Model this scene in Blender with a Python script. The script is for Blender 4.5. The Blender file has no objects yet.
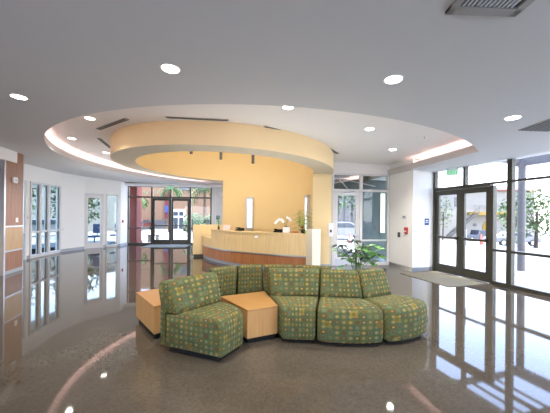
import bpy, math, random
from mathutils import Vector, Matrix
random.seed(7)
C = bpy.context.scene.collection
PI = math.pi
LOW, RAI, DB, K = 3.10, 3.44, 2.96, 0.025      # ceiling planes (at x=0) and their slight fall to the right

# ---------------------------------------------------------------- materials
def new_mat(name):
    m = bpy.data.materials.new(name); m.use_nodes = True
    nt = m.node_tree; nt.nodes.clear()
    out = nt.nodes.new('ShaderNodeOutputMaterial')
    return m, nt, out
def N(nt, t, **kw):
    n = nt.nodes.new(t)
    for k, v in kw.items():
        if hasattr(n, k): setattr(n, k, v)
        else: n.inputs[k.replace('_', ' ')].default_value = v
    return n
def c4(c): return (c[0], c[1], c[2], 1)
def fab(c): return (c[0]*.60, c[1]*.49, c[2]*.37, 1)
def srgb(r, g, b):
    f = lambda v: ((v/255+.055)/1.055)**2.4 if v > 10 else v/255/12.92
    return (f(r), f(g), f(b))
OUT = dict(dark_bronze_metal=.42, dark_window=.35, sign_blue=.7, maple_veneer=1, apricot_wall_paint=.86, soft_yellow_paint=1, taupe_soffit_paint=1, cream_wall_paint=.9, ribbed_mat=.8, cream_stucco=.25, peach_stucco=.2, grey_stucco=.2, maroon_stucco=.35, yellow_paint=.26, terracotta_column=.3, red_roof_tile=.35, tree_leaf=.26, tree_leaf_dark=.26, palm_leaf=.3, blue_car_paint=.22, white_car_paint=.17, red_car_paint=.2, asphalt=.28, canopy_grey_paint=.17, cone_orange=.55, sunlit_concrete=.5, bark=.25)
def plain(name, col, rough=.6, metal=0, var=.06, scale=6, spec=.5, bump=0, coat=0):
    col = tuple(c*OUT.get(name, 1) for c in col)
    m, nt, out = new_mat(name)
    b = N(nt, 'ShaderNodeBsdfPrincipled'); b.inputs['Roughness'].default_value = rough
    b.inputs['Metallic'].default_value = metal; b.inputs['Specular IOR Level'].default_value = spec
    b.inputs['Coat Weight'].default_value = coat
    tc = N(nt, 'ShaderNodeTexCoord'); no = N(nt, 'ShaderNodeTexNoise'); no.inputs['Scale'].default_value = scale
    no.inputs['Detail'].default_value = 4
    nt.links.new(tc.outputs['Object'], no.inputs['Vector'])
    mx = N(nt, 'ShaderNodeMix', data_type='RGBA')
    mx.inputs['A'].default_value = c4([c*(1-var) for c in col]); mx.inputs['B'].default_value = c4([min(1, c*(1+var)) for c in col])
    nt.links.new(no.outputs['Fac'], mx.inputs['Factor']); nt.links.new(mx.outputs['Result'], b.inputs['Base Color'])
    if bump:
        bp = N(nt, 'ShaderNodeBump'); bp.inputs['Strength'].default_value = bump; bp.inputs['Distance'].default_value = .01
        nt.links.new(no.outputs['Fac'], bp.inputs['Height']); nt.links.new(bp.outputs[0], b.inputs['Normal'])
    nt.links.new(b.outputs[0], out.inputs[0])
    return m
def emis(name, col, s):
    m, nt, out = new_mat(name); e = N(nt, 'ShaderNodeEmission'); e.inputs[0].default_value = c4(col); e.inputs[1].default_value = s
    nt.links.new(e.outputs[0], out.inputs[0]); return m
def glass(name, tint, refl=.08):
    m, nt, out = new_mat(name)
    t = N(nt, 'ShaderNodeBsdfTransparent'); t.inputs[0].default_value = c4(tint)
    g = N(nt, 'ShaderNodeBsdfGlossy'); g.inputs['Roughness'].default_value = .02
    fr = N(nt, 'ShaderNodeLayerWeight'); fr.inputs[0].default_value = .5
    pw = N(nt, 'ShaderNodeMath', operation='POWER'); pw.inputs[1].default_value = 5
    ad = N(nt, 'ShaderNodeMath', operation='ADD'); ad.inputs[1].default_value = refl*.22; ad.use_clamp = True
    mx = N(nt, 'ShaderNodeMixShader')
    nt.links.new(fr.outputs['Facing'], pw.inputs[0]); nt.links.new(pw.outputs[0], ad.inputs[0]); nt.links.new(ad.outputs[0], mx.inputs[0])
    nt.links.new(t.outputs[0], mx.inputs[1]); nt.links.new(g.outputs[0], mx.inputs[2]); nt.links.new(mx.outputs[0], out.inputs[0])
    return m
def wood(name, a, b, sc=1.0, rough=.4, axis='Z', k=.58):
    a = tuple(c*k for c in a); b = tuple(c*k for c in b)
    m, nt, out = new_mat(name)
    p = N(nt, 'ShaderNodeBsdfPrincipled'); p.inputs['Roughness'].default_value = rough
    tc = N(nt, 'ShaderNodeTexCoord'); mp = N(nt, 'ShaderNodeMapping')
    mp.inputs['Scale'].default_value = (30*sc, 30*sc, 1.5*sc) if axis == 'Z' else (2*sc, 30*sc, 30*sc)
    no = N(nt, 'ShaderNodeTexNoise'); no.inputs['Scale'].default_value = 1; no.inputs['Detail'].default_value = 6
    no2 = N(nt, 'ShaderNodeTexNoise'); no2.inputs['Scale'].default_value = 1.5
    ad = N(nt, 'ShaderNodeMath', operation='ADD'); ad.inputs[1].default_value = 0
    nt.links.new(tc.outputs['Object'], mp.inputs[0]); nt.links.new(mp.outputs[0], no.inputs['Vector'])
    nt.links.new(no.outputs['Fac'], ad.inputs[0])
    r = N(nt, 'ShaderNodeValToRGB'); r.color_ramp.elements[0].position = .3; r.color_ramp.elements[1].position = .7
    r.color_ramp.elements[0].color = c4(a); r.color_ramp.elements[1].color = c4(b)
    nt.links.new(ad.outputs[0], r.inputs[0]); nt.links.new(r.outputs[0], p.inputs['Base Color']); nt.links.new(p.outputs[0], out.inputs[0])
    return m
def floor_mat():
    m, nt, out = new_mat('polished_concrete')
    p = N(nt, 'ShaderNodeBsdfPrincipled')
    tc = N(nt, 'ShaderNodeTexCoord')
    n1 = N(nt, 'ShaderNodeTexNoise'); n1.inputs['Scale'].default_value = .55; n1.inputs['Detail'].default_value = 8; n1.inputs['Roughness'].default_value = .6
    n2 = N(nt, 'ShaderNodeTexNoise'); n2.inputs['Scale'].default_value = 45; n2.inputs['Detail'].default_value = 3
    n3 = N(nt, 'ShaderNodeTexNoise'); n3.inputs['Scale'].default_value = 3; n3.inputs['Detail'].default_value = 6
    for n in (n1, n2, n3): nt.links.new(tc.outputs['Object'], n.inputs['Vector'])
    r = N(nt, 'ShaderNodeValToRGB'); e = r.color_ramp.elements
    e[0].position = .3; e[0].color = c4((.046, .036, .025)); e[1].position = .72; e[1].color = c4((.088, .072, .054))
    nt.links.new(n1.outputs['Fac'], r.inputs[0])
    mx = N(nt, 'ShaderNodeMix', data_type='RGBA', blend_type='OVERLAY'); mx.inputs['Factor'].default_value = .45
    nt.links.new(r.outputs[0], mx.inputs['A']); nt.links.new(n2.outputs['Fac'], mx.inputs['B'])
    nt.links.new(mx.outputs['Result'], p.inputs['Base Color'])
    mr = N(nt, 'ShaderNodeMapRange'); mr.inputs['To Min'].default_value = .02; mr.inputs['To Max'].default_value = .06
    nt.links.new(n3.outputs['Fac'], mr.inputs[0]); nt.links.new(mr.outputs[0], p.inputs['Roughness'])
    p.inputs['IOR'].default_value = 1.5; p.inputs['Specular IOR Level'].default_value = .33
    bp = N(nt, 'ShaderNodeBump'); bp.inputs['Strength'].default_value = .002; bp.inputs['Distance'].default_value = .02
    nt.links.new(n3.outputs['Fac'], bp.inputs['Height']); nt.links.new(bp.outputs[0], p.inputs['Normal'])
    nt.links.new(p.outputs[0], out.inputs[0]); return m
def fabric_mat():
    m, nt, out = new_mat('dotted_green_fabric')
    p = N(nt, 'ShaderNodeBsdfPrincipled'); p.inputs['Roughness'].default_value = .9; p.inputs['Specular IOR Level'].default_value = .2
    tc = N(nt, 'ShaderNodeTexCoord')
    def vor(scale, off):
        mp = N(nt, 'ShaderNodeMapping'); mp.inputs['Scale'].default_value = (scale,)*3; mp.inputs['Location'].default_value = off
        v = N(nt, 'ShaderNodeTexVoronoi', voronoi_dimensions='2D'); v.inputs['Scale'].default_value = 1; v.inputs['Randomness'].default_value = 0
        nt.links.new(tc.outputs['UV'], mp.inputs[0]); nt.links.new(mp.outputs[0], v.inputs['Vector'])
        s = N(nt, 'ShaderNodeSeparateColor'); nt.links.new(v.outputs['Color'], s.inputs[0])
        return v, s
    def ramp(src, cols):
        r = N(nt, 'ShaderNodeValToRGB'); r.color_ramp.interpolation = 'CONSTANT'; el = r.color_ramp.elements
        el[0].position = 0; el[0].color = fab(cols[0]); el[1].position = 1/len(cols); el[1].color = fab(cols[1])
        for i, c in enumerate(cols[2:]): e = el.new((i+2)/len(cols)); e.color = fab(c)
        nt.links.new(src, r.inputs[0]); return r
    def less(src, t):
        l = N(nt, 'ShaderNodeMath', operation='LESS_THAN'); l.inputs[1].default_value = t; nt.links.new(src, l.inputs[0]); return l
    def mix(fac, a, b):
        x = N(nt, 'ShaderNodeMix', data_type='RGBA'); nt.links.new(fac, x.inputs['Factor']); nt.links.new(a, x.inputs['A']); nt.links.new(b, x.inputs['B']); return x.outputs['Result']
    v1, s1 = vor(15.4, (0, 0, 0)); v2, s2 = vor(7.7, (.25, .25, 0))
    bg = ramp(s1.outputs[0], [srgb(92, 112, 76), srgb(84, 108, 86), srgb(96, 108, 70), srgb(80, 100, 74), srgb(98, 114, 80)])
    ring = ramp(s1.outputs[1], [srgb(108, 130, 100), srgb(112, 116, 66), srgb(104, 86, 62), srgb(128, 124, 70), srgb(94, 122, 102), srgb(96, 94, 62)])
    dot = ramp(s1.outputs[2], [srgb(176, 158, 84), srgb(112, 84, 66), srgb(146, 156, 124), srgb(128, 134, 82), srgb(166, 128, 70), srgb(112, 128, 100)])
    col = mix(less(v1.outputs['Distance'], .39).outputs[0], bg.outputs[0], ring.outputs[0])
    col = mix(less(v1.outputs['Distance'], .21).outputs[0], col, dot.outputs[0])
    big = less(v2.outputs['Distance'], .30); pick = less(s2.outputs[0], .14)
    an = N(nt, 'ShaderNodeMath', operation='MULTIPLY'); nt.links.new(big.outputs[0], an.inputs[0]); nt.links.new(pick.outputs[0], an.inputs[1])
    bc = ramp(s2.outputs[1], [srgb(146, 140, 76), srgb(122, 110, 72), srgb(128, 134, 80)])
    col = mix(an.outputs[0], col, bc.outputs[0])
    in2 = less(v2.outputs['Distance'], .17); an2 = N(nt, 'ShaderNodeMath', operation='MULTIPLY')
    nt.links.new(in2.outputs[0], an2.inputs[0]); nt.links.new(pick.outputs[0], an2.inputs[1])
    dc = ramp(s2.outputs[2], [srgb(120, 110, 50), srgb(150, 160, 120), srgb(98, 66, 46)])
    col = mix(an2.outputs[0], col, dc.outputs[0])
    nt.links.new(col, p.inputs['Base Color']); nt.links.new(p.outputs[0], out.inputs[0]); return m
def mat_stripes(name, a, b, sc, axis=0):
    m, nt, out = new_mat(name)
    p = N(nt, 'ShaderNodeBsdfPrincipled'); p.inputs['Roughness'].default_value = .95
    tc = N(nt, 'ShaderNodeTexCoord'); w = N(nt, 'ShaderNodeTexWave'); w.inputs['Scale'].default_value = sc
    w.bands_direction = 'XYZ'[axis]
    nt.links.new(tc.outputs['Object'], w.inputs[0])
    mx = N(nt, 'ShaderNodeMix', data_type='RGBA'); mx.inputs['A'].default_value = c4(a); mx.inputs['B'].default_value = c4(b)
    nt.links.new(w.outputs['Fac'], mx.inputs['Factor']); nt.links.new(mx.outputs['Result'], p.inputs['Base Color']); nt.links.new(p.outputs[0], out.inputs[0])
    return m

M = dict(
    floor=floor_mat(), fabric=fabric_mat(),
    wall=plain('white_wall_paint', (.86, .85, .82), .7, bump=.05, var=.015),
    wall_warm=plain('cream_wall_paint', (.84, .76, .58), .7, var=.015),
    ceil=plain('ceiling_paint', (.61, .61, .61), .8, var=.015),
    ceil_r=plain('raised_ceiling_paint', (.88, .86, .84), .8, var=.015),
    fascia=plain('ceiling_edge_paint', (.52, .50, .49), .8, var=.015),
    drum=plain('soft_yellow_paint', srgb(240, 214, 160), .75, var=.02),
    drum_under=plain('taupe_soffit_paint', srgb(214, 204, 180), .8, var=.02),
    orange=plain('apricot_wall_paint', srgb(246, 214, 152), .75, var=.05, scale=1.2),
    base=plain('grey_rubber_base', srgb(160, 166, 176), .5),
    bronze=plain('dark_bronze_metal', srgb(96, 93, 80), .42, .3, spec=.5),
    alu=plain('clear_aluminium', srgb(196, 198, 200), .35, .4),
    whitefr=plain('white_metal_frame', srgb(216, 216, 216), .45),
    steel=plain('brushed_steel', srgb(186, 188, 192), .3, .8),
    maple=wood('maple_veneer', srgb(206, 150, 86), srgb(224, 170, 104), rough=.42),
    maple_h=wood('maple_veneer_top', srgb(190, 134, 72), srgb(206, 152, 88), rough=.35, axis='X'),
    desk_l=wood('light_striped_veneer', srgb(232, 196, 134), srgb(246, 218, 158), rough=.45, k=.92),
    desk_d=wood('cherry_veneer', srgb(176, 104, 56), srgb(210, 140, 84), rough=.4, k=.72),
    panel=wood('walnut_veneer', srgb(158, 96, 56), srgb(200, 138, 92), rough=.4),
    panel_l=wood('tan_veneer', srgb(214, 170, 116), srgb(236, 196, 142), rough=.4),
    black=plain('black_plastic', (.008, .008, .008), .7, spec=.1),
    dark=plain('charcoal_metal', (.05, .045, .04), .5),
    glass=glass('clear_glass', (.975, .985, .98)),
    glass_t=glass('blue_green_tinted_glass', (.74, .82, .83), .12),
    glass_d=glass('dark_reflective_glass', (.78, .83, .82), .12),
    downlight=emis('downlight_lens', (1, .93, .82), 9),
    cove=emis('cove_lamp', (1, .60, .55), 4.5),
    sconce=emis('sconce_diffuser', (1, .93, .82), 1.0),
    exitg=emis('exit_green', (.10, .6, .22), .5),
    exitp=plain('exit_panel', srgb(200, 236, 210), .3),
    blue=plain('sign_blue', srgb(24, 62, 140), .5), white=plain('white_plastic', (.82, .82, .82), .45),
    red=plain('alarm_red', srgb(178, 24, 24), .4), cone=plain('cone_orange', srgb(232, 74, 30), .5),
    leaf=plain('bright_leaf', srgb(100, 165, 48), .5, var=.3, scale=20), leafd=plain('dark_leaf', srgb(20, 40, 22), .45, var=.3, spec=.15, scale=20),
    stem=plain('green_stem', srgb(84, 110, 50), .6), pot=plain('dark_ceramic_pot', srgb(58, 46, 38), .35),
    potw=plain('white_ceramic', (.8, .8, .78), .35), petal=plain('white_petal', (.9, .88, .84), .6),
    redleaf=plain('red_bromeliad', srgb(170, 30, 40), .5), paper=plain('pale_card', srgb(238, 214, 204), .7),
    bowl=plain('orange_bowl', srgb(206, 122, 58), .4), soil=plain('soil', (.04, .025, .015), .9),
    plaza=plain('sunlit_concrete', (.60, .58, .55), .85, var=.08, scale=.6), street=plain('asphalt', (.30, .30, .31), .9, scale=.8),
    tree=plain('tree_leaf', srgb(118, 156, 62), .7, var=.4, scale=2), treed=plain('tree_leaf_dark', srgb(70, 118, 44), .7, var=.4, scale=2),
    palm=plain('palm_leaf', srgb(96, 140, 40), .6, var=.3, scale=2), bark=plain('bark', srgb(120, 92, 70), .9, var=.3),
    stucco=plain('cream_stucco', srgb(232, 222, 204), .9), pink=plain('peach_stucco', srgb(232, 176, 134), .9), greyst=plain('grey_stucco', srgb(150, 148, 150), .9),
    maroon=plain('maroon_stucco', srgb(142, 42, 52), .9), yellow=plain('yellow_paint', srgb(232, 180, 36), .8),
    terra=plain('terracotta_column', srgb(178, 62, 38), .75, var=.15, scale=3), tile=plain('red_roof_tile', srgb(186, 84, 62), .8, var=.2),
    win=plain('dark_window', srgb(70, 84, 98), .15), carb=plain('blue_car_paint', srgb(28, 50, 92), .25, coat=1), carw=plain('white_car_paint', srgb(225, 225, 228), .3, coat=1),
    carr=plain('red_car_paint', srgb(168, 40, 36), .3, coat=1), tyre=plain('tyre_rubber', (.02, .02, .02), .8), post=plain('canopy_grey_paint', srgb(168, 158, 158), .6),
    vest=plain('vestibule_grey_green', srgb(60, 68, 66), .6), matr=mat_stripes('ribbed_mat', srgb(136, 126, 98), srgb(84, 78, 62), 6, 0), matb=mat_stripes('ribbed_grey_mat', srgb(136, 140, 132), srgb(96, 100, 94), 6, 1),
    redwood=plain('red_brown_laminate', srgb(112, 54, 34), .4), vent=plain('vent_metal', srgb(150, 146, 140), .5), ventd=plain('vent_slot', (.06, .06, .06), .8),
    chairblue=plain('navy_upholstery', srgb(36, 56, 96), .8),
)

# ---------------------------------------------------------------- mesh helpers
class MB:
    def __init__(s): s.v = []; s.f = []; s.uv = []; s.mi = []
    def poly(s, pts, uvs=None, mi=0):
        b = len(s.v); s.v += [tuple(p) for p in pts]; s.f.append(tuple(range(b, b+len(pts)))); s.uv.append(uvs or [(0, 0)]*len(pts)); s.mi.append(mi)
    def add(s, vs, fs, mi=0):
        b = len(s.v); s.v += [tuple(v) for v in vs]
        for f in fs: s.f.append(tuple(b+i for i in f)); s.uv.append([(0, 0)]*len(f)); s.mi.append(mi)
    def box(s, x0, x1, y0, y1, z0, z1, mi=0):
        s.prism([(x0, y0), (x1, y0), (x1, y1), (x0, y1)], z0, z1, mi)
    def prism(s, pts, z0, z1, mi=0):
        n = len(pts); a = sum(pts[i][0]*pts[(i+1) % n][1]-pts[(i+1) % n][0]*pts[i][1] for i in range(n))
        if a < 0: pts = pts[::-1]
        vs = [(x, y, z0) for x, y in pts]+[(x, y, z1) for x, y in pts]
        fs = [tuple(range(n-1, -1, -1)), tuple(range(n, 2*n))]+[(i, (i+1) % n, n+(i+1) % n, n+i) for i in range(n)]
        s.add(vs, fs, mi)
    def cyl(s, p0, p1, r0, r1=None, n=16, mi=0):
        r1 = r0 if r1 is None else r1; p0 = Vector(p0); p1 = Vector(p1); d = (p1-p0).normalized()
        u = d.orthogonal().normalized(); w = d.cross(u); vs = []
        for p, r in ((p0, r0), (p1, r1)):
            for i in range(n): a = 2*PI*i/n; vs.append(p+u*(r*math.cos(a))+w*(r*math.sin(a)))
        fs = [(i, (i+1) % n, n+(i+1) % n, n+i) for i in range(n)]+[tuple(range(n-1, -1, -1)), tuple(range(n, 2*n))]
        s.add(vs, fs, mi)
    def tube(s, pts, r, n=8, mi=0):
        for a, b in zip(pts[:-1], pts[1:]): s.cyl(a, b, r, r, n, mi)
    def lathe(s, prof, c=(0, 0, 0), n=24, mi=0):
        vs = []; m = len(prof)
        for i in range(n):
            a = 2*PI*i/n
            for r, z in prof: vs.append((c[0]+r*math.cos(a), c[1]+r*math.sin(a), c[2]+z))
        fs = []
        for i in range(n):
            j = (i+1) % n
            for k in range(m-1): fs.append((i*m+k, j*m+k, j*m+k+1, i*m+k+1))
        s.add(vs, fs, mi)
    def sphere(s, c, r, sz=1, n=14, mi=0):
        prof = [(max(.0001, r*math.sin(PI*k/8)), -r*sz*math.cos(PI*k/8)) for k in range(9)]
        s.lathe(prof, c, n, mi)
    def build(s, name, mats, parent=None, loc=None, smooth=False, tilt=False, bevel=0, merge=False):
        vs = s.v
        if tilt: vs = [(x, y, z-K*x) for x, y, z in vs]
        if loc is None and parent is None and not tilt and vs and name not in STAY:
            xs = [v[0] for v in vs]; ys = [v[1] for v in vs]; zs = [v[2] for v in vs]
            loc = ((min(xs)+max(xs))/2, (min(ys)+max(ys))/2, min(zs)); vs = [(x-loc[0], y-loc[1], z-loc[2]) for x, y, z in vs]
        elif parent is not None:
            o = parent_off(parent); vs = [(x-o[0], y-o[1], z-o[2]) for x, y, z in vs] if s.world(parent) else vs
        me = bpy.data.meshes.new(name); me.from_pydata(vs, [], s.f)
        ul = me.uv_layers.new(name='UVMap'); k = 0
        for uvs in s.uv:
            for q in uvs: ul.data[k].uv = q; k += 1
        if not isinstance(mats, (list, tuple)): mats = [mats]
        for m in mats: me.materials.append(m)
        for p, mi in zip(me.polygons, s.mi): p.material_index = mi; p.use_smooth = smooth
        me.validate(); me.update()
        o = bpy.data.objects.new(name, me); C.objects.link(o)
        if parent: o.parent = parent
        if loc: o.location = loc
        if merge or bevel or smooth:
            w = o.modifiers.new('weld', 'WELD'); w.merge_threshold = .0002
        if bevel:
            b = o.modifiers.new('bevel', 'BEVEL'); b.width = bevel; b.segments = 2; b.limit_method = 'ANGLE'
        return o
    def world(s, parent): return True
STAY = set()
def parent_off(p):
    v = Vector((0, 0, 0))
    while p: v += p.location; p = p.parent
    return v
def tag(o, label, cat, group=None):
    o['label'] = label; o['category'] = cat
    if group: o['group'] = group
    return o
def thing(name, label, cat, loc=(0, 0, 0), group=None):
    o = bpy.data.objects.new(name, None); C.objects.link(o); o.location = loc; o.empty_display_size = .1
    return tag(o, label, cat, group)
def struct_empty(name, loc=(0, 0, 0)):
    o = bpy.data.objects.new(name, None); C.objects.link(o); o.location = loc; o['kind'] = 'structure'; return o
def struct(o): o['kind'] = 'structure'; return o

class Seg:
    """a straight wall line A->B; s runs along it, off is the distance to the room side"""
    def __init__(self, A, B, side=1):
        self.A = Vector(A); d = Vector(B)-self.A; self.L = d.length; self.t = d.normalized(); self.n = Vector((self.t.y, -self.t.x))*side
    def p(self, s, off=0): q = self.A+self.t*s+self.n*off; return (q.x, q.y)
    def pz(self, s, off, z): q = self.p(s, off); return (q[0], q[1], z)
    def box(self, mb, s0, s1, z0, z1, o0=-.05, o1=.05, mi=0):
        mb.prism([self.p(s0, o0), self.p(s1, o0), self.p(s1, o1), self.p(s0, o1)], z0, z1, mi)
    def wall(self, mb, z0, z1, holes=(), s0=0, s1=None, o0=-.15, o1=0, mi=0):
        s1 = self.L if s1 is None else s1
        ss = sorted({s0, s1, *[h[0] for h in holes], *[h[1] for h in holes]}); zz = sorted({z0, z1, *[h[2] for h in holes], *[h[3] for h in holes]})
        ss = [s for s in ss if s0 <= s <= s1]; zz = [z for z in zz if z0 <= z <= z1]
        for a, b in zip(ss[:-1], ss[1:]):
            runs = []
            for c, d in zip(zz[:-1], zz[1:]):
                ms, mz = (a+b)/2, (c+d)/2
                if any(h[0] < ms < h[1] and h[2] < mz < h[3] for h in holes): continue
                if runs and abs(runs[-1][1]-c) < 1e-6: runs[-1][1] = d
                else: runs.append([c, d])
            for c, d in runs: self.box(mb, a, b, c, d, o0, o1, mi)

def leaf_quad(mb, p, d, up, L, w, mi=0, droop=.3):
    """a pointed leaf of two bent quads"""
    p = Vector(p); d = Vector(d).normalized(); sd = d.cross(Vector(up)).normalized() if abs(d.dot(Vector(up))) < .98 else Vector((1, 0, 0))
    m = p+d*L*.5+Vector((0, 0, -droop*L*.15)); e = p+d*L+Vector((0, 0, -droop*L*.5))
    mb.add([p, m+sd*w/2, e, m-sd*w/2, m+Vector((0, 0, -w*.12))], [(0, 1, 4), (1, 2, 4), (2, 3, 4), (3, 0, 4)], mi)
def foliage(mb, c, rx, ry, rz, n, size, mi=0, shell=.5):
    for _ in range(n):
        while True:
            v = Vector((random.uniform(-1, 1), random.uniform(-1, 1), random.uniform(-1, 1)))
            if shell < v.length < 1: break
        p = Vector((c[0]+v.x*rx, c[1]+v.y*ry, c[2]+v.z*rz)); d = Vector((random.uniform(-1, 1), random.uniform(-1, 1), random.uniform(-.8, .5)))
        u = Vector((random.uniform(-.5, .5), random.uniform(-.5, .5), 1)); s = size*random.uniform(.6, 1.3)
        leaf_quad(mb, p, d, u, s, s*.6, mi)

# ---------------------------------------------------------------- setting: floor and ground
FX0, FX1, FY0, FY1 = -11.0, 7.2, -4.5, 15.45
A_, B_ = (4.84, 8.47), (5.63, 5.71)
RS = Seg(A_, B_)                                # right storefront, s grows towards the camera; n should point to the room (-x)
if RS.n.x > 0: RS.n = -RS.n
RSL = (8.47+4.5)/(2.76/RS.L)                    # length down to y=-4.5
mb = MB()
pR = RS.p(RSL); pL0 = RS.p(-1.2)
mb.prism([(FX0, FY0), (pR[0]+.1, FY0), (A_[0]+.1, A_[1]), (4.95, 8.6), (3.95, 9.5), (3.2, 15.65), (-3.4, 15.55), (-7.9, 15.05), (-9.2, 14.6), (FX0, 13)], -.1, 0)
struct(mb.build('floor', M['floor']))
mb = MB()
def ground_z(d):   # falls away from the building to the street
    return -.12 if d < 12 else max(-2.0, -.12-(d-12)*.085)
radii = [0.01, 4, 8, 12, 16, 20, 24, 28, 32, 36, 42, 50, 60, 90]
nn = 48; vs = []; cx, cy = 1.0, 8.0
for r_ in radii:
    for i in range(nn):
        a = 2*PI*i/nn; fall = max(0, min(1, (math.cos(a-.45)-.55)/.25)); vs.append((cx+r_*math.cos(a), cy+r_*math.sin(a), -.12+(ground_z(r_*.8)+.12)*fall))
fs = [(k*nn+i, (k+1)*nn+i, (k+1)*nn+(i+1) % nn, k*nn+(i+1) % nn) for k in range(len(radii)-1) for i in range(nn)]
mb.add([(x, y, z) for x, y, z in vs], fs)
for q in range(len(fs)): mb.mi[q] = 1 if q//nn in (6, 7, 8, 9) and (q % nn < 10 or q % nn > 40) else 0
g = mb.build('ground', [M['plaza'], M['street']]); struct(g)

# ---------------------------------------------------------------- ceilings
RC, RR = Vector((-.30, 9.85)), 6.05
CH0, CHD = Vector((4.22, 6.09)), Vector((-.137, .99)).normalized()
chn = Vector((CHD.y, -CHD.x))                    # outward (+x)
def ringr(a, extra=0.0, chord_extra=0.0):
    d = Vector((math.cos(a), math.sin(a))); r = RR+extra
    den = d.dot(chn)
    if den > 1e-4:
        rc = ((CH0-RC).dot(chn)+chord_extra)/den
        if rc > 0: r = min(r, rc)
    return r
def rectr(a, x0, x1, y0, y1):
    d = (math.cos(a), math.sin(a)); t = 1e9
    if d[0] > 1e-9: t = min(t, (x1-RC.x)/d[0])
    if d[0] < -1e-9: t = min(t, (x0-RC.x)/d[0])
    if d[1] > 1e-9: t = min(t, (y1-RC.y)/d[1])
    if d[1] < -1e-9: t = min(t, (y0-RC.y)/d[1])
    den = d[0]*-RS.n.x+d[1]*-RS.n.y                 # stop just outside the right storefront
    if den > 1e-9: t = min(t, ((Vector(A_)-RC).dot(-RS.n)+.12)/den)
    return t
angs = [2*PI*i/240 for i in range(240)]
CX0, CX1, CY0, CY1 = -11.2, 9.6, -4.7, 15.75
for x in (CX0, CX1):
    for y in (CY0, CY1): angs.append(math.atan2(y-RC.y, x-RC.x) % (2*PI))
for k in (-1, 1):                                # chord corners
    b = (CH0-RC).dot(chn); th = math.acos(b/RR); a0 = math.atan2(chn.y, chn.x); angs.append((a0+k*th) % (2*PI))
angs = sorted(set(angs)); na = len(angs)
def rp(a, r, z): return (RC.x+r*math.cos(a), RC.y+r*math.sin(a), z)
mb = MB()
for a, b in zip(angs, angs[1:]+[angs[0]]):
    mb.poly([rp(a, ringr(a), LOW), rp(b, ringr(b), LOW), rp(b, rectr(b, CX0, CX1, CY0, CY1), LOW), rp(a, rectr(a, CX0, CX1, CY0, CY1), LOW)])
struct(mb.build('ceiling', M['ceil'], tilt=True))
# lip around the opening
LIP = .17
mb = MB()
for a, b in zip(angs, angs[1:]+[angs[0]]):
    for e0, z0, e1, z1 in ((0, LOW-.001, 0, LOW+LIP), (0, LOW+LIP, .03, LOW+LIP), (.03, LOW+LIP, .03, LOW)):
        mb.poly([rp(a, ringr(a, e0, e0), z0), rp(b, ringr(b, e0, e0), z0), rp(b, ringr(b, e1, e1), z1), rp(a, ringr(a, e1, e1), z1)])
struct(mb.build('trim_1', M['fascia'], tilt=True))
# raised ceiling with the drum's hole, and the cove's back
DC, DRO, DRI = Vector((-1.45, 8.75)), 3.20, 2.62
mb = MB(); EX = .34
for a, b in zip(angs, angs[1:]+[angs[0]]):
    mb.poly([rp(a, ringr(a, EX, EX), LOW), rp(b, ringr(b, EX, EX), LOW), rp(b, ringr(b, EX, EX), RAI), rp(a, ringr(a, EX, EX), RAI)])
dangs = [2*PI*i/180 for i in range(180)]
def draycast(a):  # from DC outwards to the ring edge
    lo, hi = 0, 20; d = Vector((math.cos(a), math.sin(a)))
    for _ in range(40):
        m = (lo+hi)/2; q = DC+d*m-RC
        if q.length < ringr(math.atan2(q.y, q.x) % (2*PI), EX, EX): lo = m
        else: hi = m
    return lo
dr = [draycast(a)+.004 for a in dangs]
def dp(a, r, z): return (DC.x+r*math.cos(a), DC.y+r*math.sin(a), z)
for i, a in enumerate(dangs):
    j = (i+1) % 180; b = dangs[j]
    mb.poly([dp(a, DRO-.1, RAI), dp(b, DRO-.1, RAI), dp(b, dr[j], RAI), dp(a, dr[i], RAI)])
struct(mb.build('ceiling', M['ceil_r'], tilt=True))
# cove lamp strips hidden behind the lip (luminous tube)
mb = MB()
for a, b in zip(angs, angs[1:]+[angs[0]]):
    z = LOW+.03
    mb.poly([rp(a, ringr(a, .10, .10), z), rp(b, ringr(b, .10, .10), z), rp(b, ringr(b, .2, .2), z), rp(a, ringr(a, .2, .2), z)][::-1])
o = mb.build('cove_light', M['cove'], tilt=True); tag(o, 'pinkish light strip hidden in the cove around the round raised ceiling', 'light strip')
# drum: outer face, underside, inner shaft, cap.  wall sector from 0 to 100 degrees reaches the floor
TOPZ = 5.3; W0, W1 = 0.0, math.radians(103.4)
mb = MB(); n = 180
for i in range(n):
    a, b = 2*PI*i/n, 2*PI*(i+1)/n
    inw = W0-1e-6 <= a < W1-1e-3
    zb = DB+K*(DC.x+3*math.cos(a)) if inw else DB
    z0a = (lambda r, t: K*(DC.x+r*math.cos(t))) if inw else None
    def P(t, r, z):
        return dp(t, r, z)
    if inw:
        for r_, mi in ((DRO, 0), (DRI, 2)):
            lo = lambda t: K*(DC.x+r_*math.cos(t))+.0
            mb.poly([P(a, r_, lo(a)), P(b, r_, lo(b)), P(b, r_, RAI+.1 if r_ == DRO else TOPZ), P(a, r_, RAI+.1 if r_ == DRO else TOPZ)][::(1 if r_ == DRO else -1)], mi=mi)
    else:
        mb.poly([P(a, DRO, DB), P(b, DRO, DB), P(b, DRO, RAI+.1), P(a, DRO, RAI+.1)], mi=0)
        mb.poly([P(a, DRI, DB), P(b, DRI, DB), P(b, DRO, DB), P(a, DRO, DB)], mi=1)
        mb.poly([P(b, DRI, DB), P(a, DRI, DB), P(a, DRI, TOPZ), P(b, DRI, TOPZ)], mi=2)
    mb.poly([P(a, .01, TOPZ), P(b, .01, TOPZ), P(b, DRI+.02, TOPZ), P(a, DRI+.02, TOPZ)][::-1], mi=3)
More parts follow.
